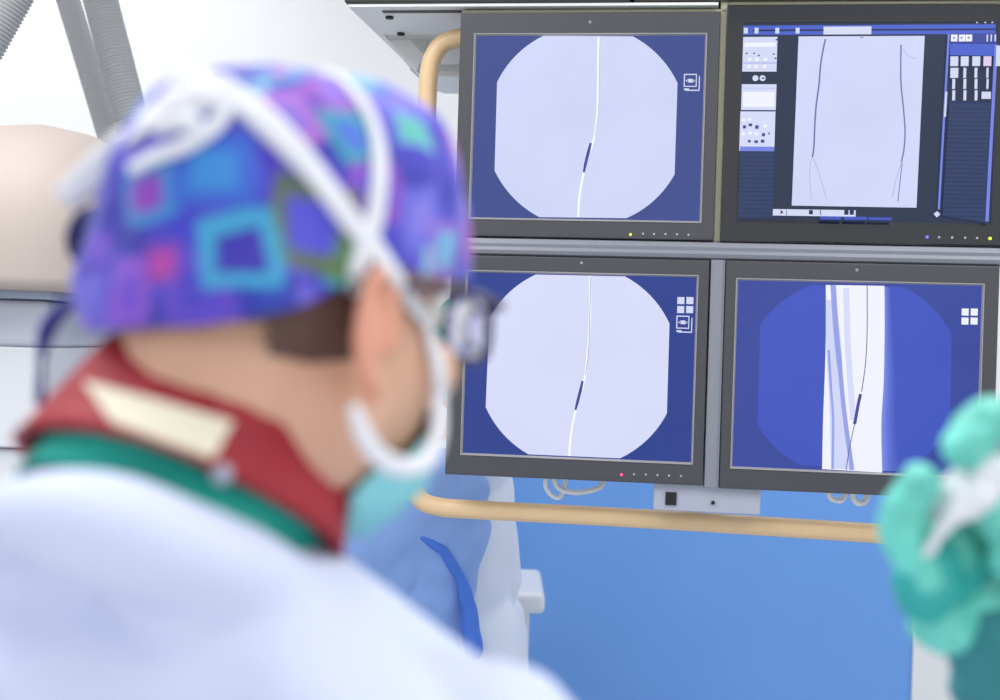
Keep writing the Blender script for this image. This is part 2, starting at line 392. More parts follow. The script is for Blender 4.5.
# upper left screen
inn = (-.0560, .3199, .2196, .5204)
e1, ox, oz = monitor('monitor', (-.0832, .3435, .1880, .5590), inn, 'grey framed screen at top left of the rack, pale X-ray disc and eye symbol')
d = Draw(ox, oz); base(d, inn, SM['navy1'])
d.poly(octagon([((632.9, 36.4), (677.5, 82.9)), ((674.6, 174.3), (626.4, 218.2)), ((539.3, 217.1), (494.6, 170.7)), ((497.1, 82.1), (543.6, 35.7))], (586, 127)), SM['pale1'])
d.strip(sp2([(598.6, 37), (598, 68), (597.4, 110), (594, 138), (588, 157), (583, 176), (579.5, 196), (578.2, 217)]), 2.2, SM['line'])
d.strip(sp2([(600, 38), (599.4, 60), (598.6, 108), (595, 136)]), .5, SM['vessel2'])
d.strip([(590.8, 143), (588.5, 152), (585.5, 164), (583.8, 172.5)], [2.2, 3.2, 3, 2], SM['stent'])
d.strip(sp2([(600, 72), (604, 80), (606, 88)]), 1, SM['pale2']); d.strip([(590, 45), (589, 53)], 1, SM['pale2'])
eye_icon(d, 684, 74, SM['tile'], SM['navy1'])
d.mb.build('screen', d.mats, e1)
marks(e1, ox, oz, [(590, 22)], M['lip'], .0024, 'sensor'); marks(e1, ox, oz, [(630.5, 234.5)], M['led_g'], .0021, 'power_light')
marks(e1, ox, oz, [(643, 233.7), (654, 234), (665.5, 234), (677, 234.3), (688.5, 234.8)], M['icon'], .0017)

# lower left screen
inn = (-.0578, .3183, -.1727, .1277)
e2, ox, oz = monitor('monitor', (-.0865, .3385, -.2098, .1562), inn, 'grey framed screen with red power light and pale X-ray disc, bottom left')
d = Draw(ox, oz); base(d, inn, SM['navy2'])
d.poly(octagon([((625, 276.4), (669.5, 323.6)), ((666.9, 413.4), (620, 458.3)), ((528.4, 454.3), (485.7, 407)), ((489.4, 318), (535.8, 274.5))], (578, 366)), SM['pale2'])
d.strip(sp2([(590, 276), (590, 314), (587.8, 351), (585, 377), (578.5, 400), (573, 422), (570.3, 440), (569.3, 456)]), 2.2, SM['line'])
d.strip(sp2([(590.6, 277), (590.2, 300), (588.6, 351), (585.6, 375)]), .5, SM['vessel'])
d.strip([(582.6, 381), (580.6, 390), (577.5, 402), (575.5, 410)], [2.2, 3, 3, 2], SM['stent'])
four(d, 677.5, 297, SM['tile']); eye_icon(d, 676.5, 315.5, SM['tile'], SM['navy2'])
d.mb.build('screen', d.mats, e2)
marks(e2, ox, oz, [(581.5, 262.8)], M['lip'], .0024, 'sensor'); marks(e2, ox, oz, [(621.5, 474.7)], M['led_r'], .0022, 'power_light')
marks(e2, ox, oz, [(634, 474.2), (645.8, 474.4), (657.5, 475), (669, 475.6), (681, 476)], M['icon'], .0017)

# lower right screen
inn = (.3855, .7645, -.1762, .1245)
e3, ox, oz = monitor('monitor', (.3648, .7905, -.2125, .1565), inn, 'grey framed screen at bottom right showing a white leg on royal blue')
d = Draw(ox, oz); base(d, inn, SM['blue3'])
cxy = (856, 378)
d.poly(octagon([((903, 287), (951.8, 335)), ((950, 425), (905, 470)), ((800, 465), (757.5, 425)), ((760, 325), (812, 285))], cxy), SM['blue4'])
for k_, w_ in enumerate((34, 30, 26, 22, 18, 14, 11, 8, 5, 3)):
    c_ = tuple(int(a_ + (b_ - a_) * (k_ + 1) / 11) for a_, b_ in zip((66, 86, 190), (128, 148, 236)))
    d.strip(sp2([(884.3, 287), (884, 330), (883.6, 380), (881.2, 423.5), (882, 471)]), [w_ * (.35 + .65 * i_ / 24) for i_ in range(25)], screen_mat('screen_glow', c_))
lf = sp2([(825.7, 285), (825.9, 320), (825, 365), (823, 420), (822, 469)]); rt = sp2([(884.3, 285.9), (884.5, 330), (883.6, 380), (881.2, 423.5), (882, 472.6)])
d.poly(lf + rt[::-1], SM['white'])
bl = sp2([(825.7, 300), (826, 345), (829, 400), (831, 468.6)]); br = sp2([(836, 300), (841, 345), (844, 400), (850, 469.6)])
d.poly(bl + br[::-1], SM['pale1'])
d.strip(sp2([(833, 285), (836, 330), (840, 370), (844.5, 415), (852, 470)]), [5.5] * 12 + [4.5] * 13, SM['bone'])
d.strip(sp2([(828.6, 350), (831, 390), (833, 420), (832.5, 469)]), 2.4, SM['bone'])
d.strip(sp2([(846, 288), (848, 350), (853, 420)]), 6, SM['pale2'])
d.strip(sp2([(867, 286), (867, 330), (865.4, 363), (861.5, 392)]), .9, SM['wire'])
d.strip([(860.4, 394), (858.5, 402), (854.5, 424)], 3.2, SM['stent'])
d.strip(sp2([(854.5, 424), (849.5, 447), (845.8, 470)]), .8, SM['wire'])
four(d, 961.5, 308.5, SM['white'])
d.mb.build('screen', d.mats, e3)
marks(e3, ox, oz, [(857, 270)], M['lip'], .0024, 'sensor'); marks(e3, ox, oz, [(905.8, 490)], M['led_g'], .0022, 'power_light')

# upper right screen, a glossy wide one
inn = (.3805, .7750, .2225, .5410)
e4, ox, oz = monitor('monitor', (.3538, .808, .1870, .5685), inn, 'glossy black screen at top right with pale angiogram between toolbars', housing='gloss')
d = Draw(ox, oz); base(d, inn, SM['slate'])
def q(x, y): return (710 + x / 2.8, y / 2.8)
def qr(x0, y0, x1, y1, m):
    a = q(x0, y0); b_ = q(x1, y1); d.rect(a[0], a[1], b_[0], b_[1], m)
qr(90, 72, 800, 98, SM['bar']); qr(120, 83, 800, 88, SM['dk'])
for x in (95, 125, 183, 240): qr(x, 78, x + 11, 94, SM['tile'])
qr(318, 75, 452, 97, SM['tile'])
for x in (745, 768, 788): qr(x, 59, x + 5, 65, SM['tile'])
qr(93, 104, 189, 201, SM['tile']); qr(97, 120, 184, 132, SM['white']); qr(93, 176, 186, 178, SM['shadow2'])
for x, y in ((100, 148), (121, 148), (134, 154), (176, 150), (181, 162), (184, 110)): qr(x, y, x + 5, y + 4, SM['dk'])
for x in (106, 126, 150): qr(x, 163, x + 10, 171, SM['white']); qr(x - 2, 183, x + 8, 191, SM['white'])
for x in (127, 147):
    c = q(x, 220); d.poly([(c[0] + 3 * math.cos(t / 8 * math.pi), c[1] + 3 * math.sin(t / 8 * math.pi)) for t in range(16)], SM['tile'])
qr(145, 218, 152, 222, SM['dk'])
qr(89, 237, 186, 309, SM['tile']); qr(93, 258, 180, 300, SM['white']); qr(89, 247, 186, 249, SM['shadow'])
qr(85, 313, 183, 423, SM['tile']); qr(84, 411, 180, 424, SM['bar2'])
for (x, y, w, h) in ((92, 352, 9, 9), (108, 347, 10, 8), (126, 352, 10, 10), (145, 374, 9, 9), (106, 393, 8, 7), (124, 394, 10, 8), (142, 392, 10, 9), (163, 372, 4, 6)): qr(x, y, x + w, y + h, SM['stent'])
for (x, y) in ((90, 333), (106, 331), (88, 372), (108, 370), (125, 372), (150, 350)): qr(x, y, x + 9, y + 8, SM['white'])
qr(83, 428, 180, 612, SM['slate2'])
for y in range(440, 610, 12): qr(83, y, 178, y + 2, SM['slate'])
qr(247, 105, 598, 107, SM['pale2'])
d.poly([q(247, 106), q(599, 104), q(576, 583), q(228, 577)], SM['pale1'])
def vs(pts, w, m): d.strip(sp2([q(*p) for p in pts]), w, m)
vs([(322, 112), (314, 150), (308, 190), (304, 240), (296, 300), (292, 360), (290, 410), (286, 442)], 1.6, SM['vessel'])
vs([(286, 442), (280, 460), (278, 500), (283, 560)], .7, SM['vessel2']); vs([(289, 446), (305, 490), (325, 560)], .9, SM['vessel2'])
vs([(533, 128), (532, 180), (533, 240), (540, 310), (544, 370), (541, 420), (534, 455)], 1.4, SM['vessel'])
vs([(534, 455), (520, 500), (508, 555)], .9, SM['vessel2']); vs([(536, 458), (530, 510), (524, 565)], .9, SM['vessel'])
vs([(538, 140), (552, 160), (572, 167)], .7, SM['vessel2'])
qr(418, 107, 428, 109, SM['vessel'])
d.poly([q(663, 97), q(669, 97), q(641, 588), q(635, 588)], SM['bar2'])
d.poly([q(656, 260), q(662, 260), q(658, 330), q(652, 330)], SM['pale1'])
d.poly([q(671, 99), q(800, 96), q(799, 126), q(670, 124)], SM['blue3'])
d.poly([q(669, 125), q(799, 127), q(798, 160), q(668, 158)], SM['bar'])
d.poly([q(667, 288), q(783, 290), q(770, 625), q(648, 606)], SM['slate2'])
for k in range(26):
    y = 305 + k * 12; xx = -(y - 290) * .055; d.poly([q(667 + xx, y), q(781 + xx, y + 2), q(781 + xx, y + 4), q(667 + xx, y + 2)], SM['slate'])
for x in (671, 693, 712): qr(x, 102, x + 18, 121, SM['white'])
for x in (676, 697, 717): qr(x, 108, x + 6, 114, SM['shadow2'])
for x in (770, 781, 792): qr(x, 102, x + 4, 121, SM['tile'])
d.poly([q(792, 130), q(801, 130), q(775, 622), q(766, 622)], SM['bar2'])
d.poly([q(797, 133), q(812, 133), q(809, 190), q(795, 190)], SM['tile'])
for x in (669, 698, 730, 761): qr(x, 163, x + 22, 190, SM['pink'] if x == 761 else SM['tile'])
qr(669, 195, 691, 223, SM['tile'])
for j, y in enumerate((195, 226, 258)):
    for i, x in enumerate((674, 705, 736, 767)):
        if j == 0 and i == 0: continue
        if j == 2 and i == 3: continue
        qr(x + (2 if i == 3 else 0), y, x + 8, y + 28, SM['tile'])
for y in (224, 256, 287): qr(667, y, 780, y + 1.5, SM['slate2'])
qr(755, 262, 781, 282, SM['tile'])
qr(175, 588, 405, 606, SM['tile']); qr(212, 590, 213.5, 605, SM['dk']); qr(306, 590, 308, 605, SM['dk']); qr(275, 591, 286, 603, SM['dk']); qr(373, 591, 385, 604, SM['dk']); qr(388, 591, 400, 604, SM['dk'])
d.poly([q(196, 591), q(204, 597), q(196, 603)], SM['dk'])
qr(306, 608, 365, 617, SM['blue4']); qr(372, 609, 436, 618, SM['blue4']); qr(440, 611, 505, 619, SM['blue4'])
d.poly([q(631, 594), q(640, 603), q(630, 612), q(621, 602)], SM['pale1'])
d.mb.build('screen', d.mats, e4)
marks(e4, ox, oz, [(939, 237.3), (952, 237.6), (965, 237.7), (977, 238)], M['icon'], .0017)
marks(e4, ox, oz, [(927, 237)], M['led_v'], .0024); marks(e4, ox, oz, [(990, 238.5)], M['led_g'], .0024, 'power_light')

# white cable loops hanging below the screens
def cable(pts, label, r=.0035, y=.05, group=None):
    e = [(lambda xz: RACKM @ Vector((xz[0], y + k * .006, xz[1])))(rp(px, py, y)) for k, (px, py) in enumerate(pts)]
    mb = MB(); mb.tube(smoothpath(e, 8), r, 10)
    o = mb.build('cable', M['cable'], None, smooth=True); tag(o, label, 'cable', group); return o
cable([(548, 462), (545, 484), (549, 494), (557, 499), (562, 492), (565, 470)], 'thin white cable loop hanging lowest left, below the bottom left screen', .004)
cable([(552, 462), (556, 486), (572, 493), (592, 491), (602, 484), (598, 462)], 'wide shallow white cable loop below the bottom left screen, crossing a thinner loop', .0046, .062)
cable([(828, 470), (829, 494), (836, 501), (845, 498), (848, 470)], 'left of two small white cable loops below the bottom right screen', .0046)
cable([(850, 470), (853, 496), (860, 504), (868, 499), (870, 470)], 'right of two small white cable loops below the bottom right screen, nearer the gloved hand', .005)

# carriage that hangs the rack from the ceiling
car = rack
def rz_(px, py, y): x, z = rp(px, py, y); return x, z
b = MB(); x, z = rp(345, 4.5, .0); b.box((x, -.01, z), (rp(630, 4, 0)[0], .5, z + .12)); roff(b).build('carriage_cover', M['dark'], car, bevel=.006, seg=3)
b = MB(); b.box((rp(633, 4, 0)[0], .0, z + .004), (.85, .5, z + .12)); roff(b).build('carriage_cover', M['dark2'], car, bevel=.004)
b = MB(); b.box((rp(349, 5, 0)[0], -.004, z - .005), (.34, .5, z - .0005)); roff(b).build('underside_plate', M['bracket'], car)
def rpoly(pts, y): return [rp(px, py, y) for px, py in pts]
b = MB(); b.prism(rpoly([(357, 5), (480, 5), (480, 12), (385, 11.5), (385, 37), (372, 22)], .2), .2, .45); roff(b).build('bracket', M['bracket'], car, bevel=.002)
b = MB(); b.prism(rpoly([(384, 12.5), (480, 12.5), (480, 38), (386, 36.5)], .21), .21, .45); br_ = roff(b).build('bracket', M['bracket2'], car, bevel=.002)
b = MB(); b.prism(rpoly([(386, 37), (480, 38), (480, 62), (420, 63), (417, 72), (408, 66), (397, 53)], .24), .24, .45); roff(b).build('bracket', M['bracket'], car, bevel=.002)
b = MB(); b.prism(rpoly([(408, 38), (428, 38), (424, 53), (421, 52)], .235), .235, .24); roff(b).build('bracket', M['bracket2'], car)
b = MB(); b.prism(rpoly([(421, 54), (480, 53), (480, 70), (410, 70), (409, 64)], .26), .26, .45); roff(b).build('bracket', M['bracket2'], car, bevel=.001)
b = MB(); b.prism(rpoly([(416, 70), (480, 70), (480, 77), (425, 76)], .27), .27, .45); roff(b).build('bracket', M['bracket'], car)
uz = z - .005                                # bolts and a slot on the underside plate
def under(px, py):
    a = RI @ CAM; d_ = (RI @ P(px, py, 1)) - a; p = a + d_ * ((uz - a.z) / d_.z); return p
for px, py in ((389.5, 16.5), (401, 33)):
    p = under(px, py); b = MB(); b.tube([(p.x, p.y, uz + .002), (p.x, p.y, uz - .004)], .007, 12); roff(b).build('bolt', M['black'], car)
p = under(382, 10.5); b = MB(); b.box((p.x, p.y, uz - .002), (.3, p.y + .012, uz + .001)); roff(b).build('slot', M['dark'], car)
b = MB(); b.tube([(.35, .25, z + .1), (.35, .25, 2.8 - O.z)], .05, 24); roff(b).build('ceiling_post', M['bracket'], car, smooth=True)

# ------------------------------------------------------------ ribbed conduits, upper left
def conduit(p0, p1, r, label, depth_pts=None):
    a, c = Vector(p0), Vector(p1); a = a + (a - c) * ((2.8 - a.z) / (a.z - c.z)); L = (c - a).length; n = int(L / .00175); pts = []; rs = []
    sag = Vector((0, .02, 0))
    for k in range(n + 1):
        t = k / n; pts.append(a.lerp(c, t) + sag * math.sin(math.pi * t)); rs.append(r * (1 + .045 * (0, 1, 0, -1)[k % 4]))
    mb = MB(); mb.tube(pts, rs, 24); o = mb.build('flexible_conduit', M['tube'], None, smooth=True)
    tag(o, label, 'hose', 'grey ribbed hoses at upper left'); return o
conduit(P(97, -180, 2.4), P(-55, 108, 2.4), .040, 'grey ribbed hose cutting the top left corner, leaning opposite to the pair')
conduit(P(10, -180, 2.9), P(125, 190, 2.9), .024, 'thinner grey ribbed hose of the slanting pair, behind the thicker one')
conduit(P(50, -180, 2.75), P(148, 185, 2.75), .033, 'thicker grey ribbed hose of the slanting pair at upper left')

# ------------------------------------------------------------ x-ray housing at the left
xd = 2.0
c0 = P(15, 292, xd)
xr = empty('xray_machine', (c0.x, c0.y, 0), 0, label='X-ray machine at the left edge, rounded beige cover on a pale column', cat='medical machine')
sx = xd / F
mb = MB(); H = (292 - 114) * sx; rings = []
for k in range(0, 15):
    t = k / 14; z = H * t; rad = (1 - max(0, t) ** 3.2) ** .5 if t < 1 else .0
    rx = (128 * sx) * max(rad, .01); ry_ = .24 * max(rad, .01)
    rings.append([(rx * math.copysign(abs(math.cos(a)) ** .8, math.cos(a)), ry_ * math.sin(a) + .1, c0.z + z) for a in [2 * math.pi * j / 48 for j in range(48)]])
mb.rings(rings); mb.build('beige_cover', M['dome'], xr, smooth=True)
def rbox(x0, x1, y0, y1, z0, z1): mb = MB(); mb.box((x0, y0, z0), (x1, y1, z1)); return mb
def rel(px): return (px - 15) * sx
def zz(py): return c0.z - (py - 292) * sx
rbox(rel(-160), rel(72), -.09, .3, zz(300), zz(291)).build('collar_band', M['seam'], xr, bevel=.004, seg=3)
rbox(rel(-160), rel(68), -.085, .3, zz(346), zz(301)).build('column_head', M['housing'], xr, bevel=.01, seg=3)
rbox(rel(-160), rel(67), -.084, .3, zz(443), zz(346)).build('column_body', M['column'], xr, bevel=.003)
rbox(rel(-160), rel(64), -.075, .3, .12, zz(444.5)).build('column_body', M['column'], xr, bevel=.006, seg=3)
rbox(rel(-190), rel(90), -.12, .4, 0, .12).build('base', M['housing'], xr, bevel=.02, seg=3)

# white trolley whose rounded corner shows beside the far gown
tp = P(545, 593, 3.3)
tr = empty('equipment_trolley', (tp.x - .3, tp.y + .15, 0), 0, label='white trolley with a rounded top, mostly hidden behind the gowned person', cat='trolley')
hz = tp.z
rbox(-.3, .3, -.16, .2, hz - .05, hz).build('tabletop', M['white'], tr, bevel=.014, seg=4)
for sxn in (-.27, .235):
    for syn in (-.14, .15): rbox(sxn, sxn + .03, syn, syn + .03, .05, hz - .05).build('leg', M['white'], tr, bevel=.004)
rbox(-.27, .26, -.14, .18, .3, .33).build('shelf', M['white'], tr, bevel=.004)
for sxn in (-.255, .25):
    for syn in (-.125, .165):
        mb = MB(); mb.tube([(sxn - .012, syn, .03), (sxn + .012, syn, .03)], .03, 20); mb.build('wheel', M['black'], tr, smooth=False)

# ------------------------------------------------------------ foreground surgeon
PHI = R(47)
HC = P(273, 306, .735)                       # head centre
Hf = Vector((math.cos(PHI), math.sin(PHI), 0)); Hr = Vector((math.sin(PHI), -math.cos(PHI), 0)); Hu = Vector((0, 0, 1))
tilt = R(-2)
Hf2 = (Hf * math.cos(tilt) + Hu * math.sin(tilt)); Hu2 = Hr.cross(Hf2)
HR = Matrix((Hr, Hf2, Hu2)).transposed()
def hp(x, y, z): return HC + HR @ Vector((x, y, z))
TPH = R(68)
Tf = Vector((math.cos(TPH), math.sin(TPH), 0)); Tr = Vector((math.sin(TPH), -math.cos(TPH), 0))
NB = P(196, 535, .725)                       # base of the neck
def tp_(x, y, z): return NB + Tr * x + Tf * y + Vector((0, 0, z))
TR3 = Matrix((Tr, Tf, Vector((0, 0, 1)))).transposed()
surg = empty('person', (NB.x, NB.y + .02, 0), 0, label='person seen from behind in violet patterned cap, red collar and pale gown, watching the screens', cat='person')
SI = invw(surg)

bm = bmesh.new()
ell(bm, hp(0, -.003, .026), (.074, .090, .080), HR)
ell(bm, hp(0, .028, -.035), (.064, .068, .078), HR)
ell(bm, hp(0, .048, -.083), (.044, .036, .028), HR)
for s in (-1, 1):
    ell(bm, hp(.05 * s, .0, -.055), (.022, .035, .04), HR)       # jaw corner
    ell(bm, hp(.046 * s, .066, -.03), (.022, .02, .02), HR)       # cheek bone
    cap_(bm, hp(.02 * s, .09, .018), hp(.045 * s, .078, .018), .008, .007)   # brow
    # ear: bowl, rim and lobe
    ec = hp(.085 * s, -.008, -.014)
    er = HR @ Matrix.Rotation(R(20) * s, 3, 'Z') 
    ell(bm, ec, (.005, .013, .024), er)
    rim = [ec + er @ Vector((.006 * s, .016 * math.cos(a), .003 + .028 * math.sin(a))) for a in [R(t) for t in range(-20, 270, 24)]]
    chain(bm, rim, [.0042] * len(rim)); ell(bm, ec + er @ Vector((.002 * s, .006, -.027)), (.0045, .008, .009), er)
chain(bm, [hp(0, .09, .012), hp(0, .1, -.012), hp(0, .107, -.03)], [.008, .009, .0115])
for s in (-1, 1): ell(bm, hp(.011 * s, .098, -.036), (.008, .01, .007), HR)
chain(bm, [hp(-.022, .093, -.062), hp(0, .1, -.06), hp(.022, .093, -.062)], [.005, .0065, .005])
chain(bm, [hp(-.018, .092, -.072), hp(0, .098, -.072), hp(.018, .092, -.072)], [.005, .0065, .005])
chain(bm, [hp(0, -.022, -.03), hp(0, -.034, -.09), NB + Vector((0, 0, .03)), tp_(0, .01, -.05)], [.062, .058, .062, .07])
LS = tp_(-.185, -.0, -.055); RS = tp_(.163, -.01, -.105)
for S in (LS, RS): cap_(bm, tp_(0, .0, -.05), S + Vector((0, 0, -.01)), .045, .036)
ell(bm, tp_(0, .03, -.2), (.17, .11, .2), TR3); ell(bm, tp_(0, .02, -.48), (.15, .105, .2), TR3)
hipz = .92 - NB.z
for s, S in ((-1, LS), (1, RS)):
    el = S + Vector((0, 0, -.28)) + Tf * .06 + Tr * .02 * s; wr = el + Tf * .24 + Vector((0, 0, .03)) - Tr * .06 * s
    chain(bm, [S + Vector((0, 0, -.01)), el, wr], [.036, .036, .027]); 
    hd = (wr - el).normalized(); ell(bm, wr + hd * .05, (.038, .05, .016), TR3)
    for k in range(4):
        kn = wr + hd * .085 + Tr * (.026 - .0175 * k) * s; L = (.075, .082, .076, .06)[k]
        chain(bm, [kn, kn + hd * L * .45 + Vector((0, 0, -.006)), kn + hd * L * .75 + Vector((0, 0, -.024)), kn + hd * L * .85 + Vector((0, 0, -.042))], [.0095, .009, .0085, .008])
    tb = wr + hd * .03 - Tr * .03 * s
    chain(bm, [tb, tb + hd * .035 - Tr * .02 * s, tb + hd * .065 - Tr * .024 * s], [.012, .0105, .0095])
    hip = tp_(.09 * s, .01, hipz); kn = Vector((hip.x, hip.y, .5)) + Tf * .02; an = Vector((kn.x, kn.y, .09)) - Tf * .03
    chain(bm, [hip, kn, an], [.09, .058, .04]); cap_(bm, Vector((an.x, an.y, .05)) - Tf * .03, Vector((an.x, an.y, .045)) + Tf * .13, .04, .036)
ell(bm, tp_(0, .01, hipz + .04), (.165, .11, .12), TR3)
body = fuse('body', bm, .0036, 3, M['skin'], surg, SI)

body.data.materials.append(M['ear'])
ec_ = [SI @ hp(.086 * s, -.006, -.012) for s in (-1, 1)]
for p_ in body.data.polygons:
    q_ = HR.transposed() @ ((surg.matrix_world @ p_.center) - HC)
    if abs(q_.x) > .0775 and abs(q_.y) < .03 and abs(q_.z + .012) < .045: p_.material_index = 1
for s in (-1, 1):                            # eyes
    mb = bmesh.new(); ell(mb, hp(.031 * s, .079, .003), (.0125,) * 3, HR); me = bpy.data.meshes.new('eye'); mb.to_mesh(me); mb.free(); me.transform(SI); me.materials.append(M['eye']); e_ = link('eye', me, surg)
    mb = bmesh.new(); ell(mb, hp(.031 * s, .0865, .003), (.006, .0055, .006), HR); me = bpy.data.meshes.new('iris'); mb.to_mesh(me); mb.free(); me.transform(SI); me.materials.append(M['iris']); link('iris', me, e_)

# hair under the cap edge
bm = bmesh.new(); ell(bm, hp(0, -.005, .002), (.0755, .0915, .060), HR); hair = fuse('hair', bm, .004, 2, M['hair'], surg, SI, disp=lambda p, n: .001 * noise.noise(p * 90))
# trim everything before the ears / above the collar by keeping only the back
bm = bmesh.new(); bm.from_mesh(hair.data)
kill = [v for v in bm.verts if (lambda l: l.y > .012 or l.z < -.014 - .045 * sst(-.055, -.03, l.y) or l.z > .06)(HR.transposed() @ ((surg.matrix_world @ v.co) - HC))]
bmesh.ops.delete(bm, geom=kill, context='VERTS'); bm.to_mesh(hair.data); bm.free()

# cap: dense shell with its own printed squares
def cap_r(az, el):                           # az from forward, el up; head-local point on the cap
    cr_, ce, sn, se = math.cos(az), math.cos(el), math.sin(az), math.sin(el)
    a, b_, c = .0875, .106, .102
    back = max(0, -cr_)
    b2 = b_ - .002 * back + .018 * max(0, cr_)
    d_ = Vector((sn * ce, cr_ * ce, se)); k = 1 / math.sqrt((d_.x / a) ** 2 + (d_.y / b2) ** 2 + (d_.z / c) ** 2)
    p = d_ * k
    w = .0012 * math.sin(az * 9 + el * 3) * math.exp(-((el + .1) / .3) ** 2) + .007 * noise.noise(p * 17) + .003 * noise.noise(p * 40)
    sh_ = 1 - .085 * back ** .7 * math.exp(-((el - R(28)) / .38) ** 2) + .05 * max(0, cr_) * math.exp(-((el - R(22)) / .35) ** 2)
    p = p * sh_
    return Matrix.Rotation(R(24), 3, 'X') @ (p * (1 + w / p.length)) + Vector((0, -.002, .023))
NA, NE = 260, 130
def low(az): return R(-11.5 - 11.5 * math.cos(az)) + R(8) * math.exp(-((abs(az) - 1.55) / .4) ** 2)
vs_, fs_ = [], []
for j in range(NE + 1):
    for i in range(NA):
        az = 2 * math.pi * i / NA - math.pi; l0 = low(az); el = l0 + (R(90) - l0) * (j / NE); 
        p = cap_r(az, el)
        if j < 8: p = p * (1 - .005 * (8 - j) / 8); 
        vs_.append(p)
for j in range(NE):
    for i in range(NA): fs_.append((j * NA + i, j * NA + (i + 1) % NA, (j + 1) * NA + (i + 1) % NA, (j + 1) * NA + i))
me = bpy.data.meshes.new('scrub_cap'); me.from_pydata([HC + HR @ p for p in vs_], [], fs_); me.update()
capo = link('scrub_cap', me, surg)
tree = BVHTree.FromPolygons([v.co.copy() for v in me.vertices], [tuple(p.vertices) for p in me.polygons])
# prints: centre seen in the photo, half size, turn, outer colour, inner colour
PR = [(240, 252, .023, 8, (66, 176, 214), (60, 50, 170), 1), (312, 226, .027, -10, (100, 118, 66), (86, 84, 214), 1),
      (163, 262, .012, 10, (150, 58, 170), (196, 62, 160), 0), (215, 170, .024, 0, (60, 110, 214), (60, 150, 220), 1),
      (150, 195, .018, 15, (60, 150, 210), (150, 70, 190), 1), (350, 135, .017, 12, (60, 170, 180), (80, 120, 220), 1),
      (410, 130, .014, -10, (110, 190, 200), (90, 200, 170), 0), (375, 190, .02, 5, (150, 84, 200), (100, 90, 214), 1), (100, 250, .016, 10, (84, 70, 190), (130, 90, 210), 0),
      (290, 120, .02, 20, (190, 120, 214), (150, 120, 220), 0), (245, 100, .016, 20, (150, 200, 226), (120, 150, 226), 0), (330, 95, .015, 20, (176, 96, 196), (140, 110, 220), 1),
      (445, 250, .018, 0, (150, 110, 210), (120, 190, 226), 0), (430, 262, .01, 0, (150, 214, 226), (160, 220, 220), 0), (200, 288, .022, 5, (104, 76, 204), (84, 70, 200), 0), (130, 290, .018, 5, (150, 90, 210), (120, 80, 210), 0),
      (345, 262, .014, -10, (70, 180, 180), (90, 200, 150), 0), (270, 300, .018, 0, (46, 58, 170), (40, 70, 176), 0), (300, 180, .015, 0, (120, 90, 214), (90, 80, 210), 0),
      (420, 215, .02, 10, (110, 110, 226), (140, 130, 232), 0), (185, 225, .014, 0, (70, 60, 190), (60, 60, 200), 0), (120, 225, .014, 0, (46, 50, 160), (60, 60, 180), 0), (280, 75, .013, 30, (80, 180, 210), (190, 90, 180), 0)]
prints = []
for px, py, h, tw, c1, c2, ringy in PR:
    c, n = hit(tree, px, py)
    if c is None: continue
    up = Vector((0, 0, 1)); u = up.cross(n).normalized(); v = n.cross(u); t = R(tw)
    prints.append((c, u * math.cos(t) + v * math.sin(t), v * math.cos(t) - u * math.sin(t), n, h * .8, c1, c2, ringy))
rs = random.Random(3); tries = 0
PAL = [((66, 170, 210), (70, 60, 190)), ((150, 90, 205), (190, 80, 180)), ((100, 120, 70), (90, 90, 210)), ((60, 110, 214), (120, 190, 226)), ((160, 110, 220), (80, 80, 200))]
while tries < 500:
    tries += 1; az = rs.uniform(-math.pi, math.pi); p = HC + HR @ cap_r(az, rs.uniform(-.2, 1.5))
    if all((p - q_[0]).length > .040 for q_ in prints):
        _, n, _, _ = tree.find_nearest(p); n = n if n.dot(p - HC) > 0 else -n
        u = Vector((0, 0, 1)).cross(n).normalized(); v = n.cross(u); pc = rs.choice(PAL); t = rs.uniform(-.4, .4)
        prints.append((p, u * math.cos(t) + v * math.sin(t), v * math.cos(t) - u * math.sin(t), n, rs.uniform(.013, .019), pc[0], pc[1], 1))
base_c = np.array(lin((72, 66, 196))); base2 = np.array(lin((128, 116, 226))); base3 = np.array(lin((50, 50, 165)))
ca = me.color_attributes.new('print', 'FLOAT_COLOR', 'POINT'); buf = []
for v in me.vertices:
    nz = max(-1, min(1, 1.7 * noise.noise(v.co * 26) + .8 * noise.noise(v.co * 60))); c = base_c * (1 - abs(nz)) + (base2 if nz > 0 else base3) * abs(nz)
    for (pc, u, w_, n, h, c1, c2, ringy) in reversed(prints):
        dlt = v.co + Vector((noise.noise(v.co * 40), noise.noise(v.co * 40 + Vector((5, 0, 0))), noise.noise(v.co * 40 + Vector((0, 7, 0))))) * .004 - pc
        if dlt.length > h * 1.7: continue
        dd = max(abs(dlt.dot(u)), abs(dlt.dot(w_))) / h
        a = (1 - sst(.85, 1.08, dd)) * .9
        if a <= 0: continue
        C1 = np.array(lin(c1)); C2 = np.array(lin(c2)); k = sst(.5, .62, dd)
        cc = C1 * k + C2 * (1 - k)
        c = c * (1 - a) + cc * a
    buf += [*c, 1]
ca.data.foreach_set('color', buf)
me.transform(SI); me.materials.append(M['cap']); me.polygons.foreach_set('use_smooth', [True] * len(me.polygons))
md = capo.modifiers.new('t', 'SOLIDIFY'); md.thickness = .0015

# cap tie: dark knot and a hanging tail behind the head
bm = bmesh.new(); k0 = P(76, 236, .735)
k0 = P(80, 238, .735); ell(bm, k0, (.008, .008, .014)); ell(bm, P(90, 226, .73), (.010, .009, .011)); fuse('cap_knot', bm, .003, 2, M['capdark'], surg, SI)

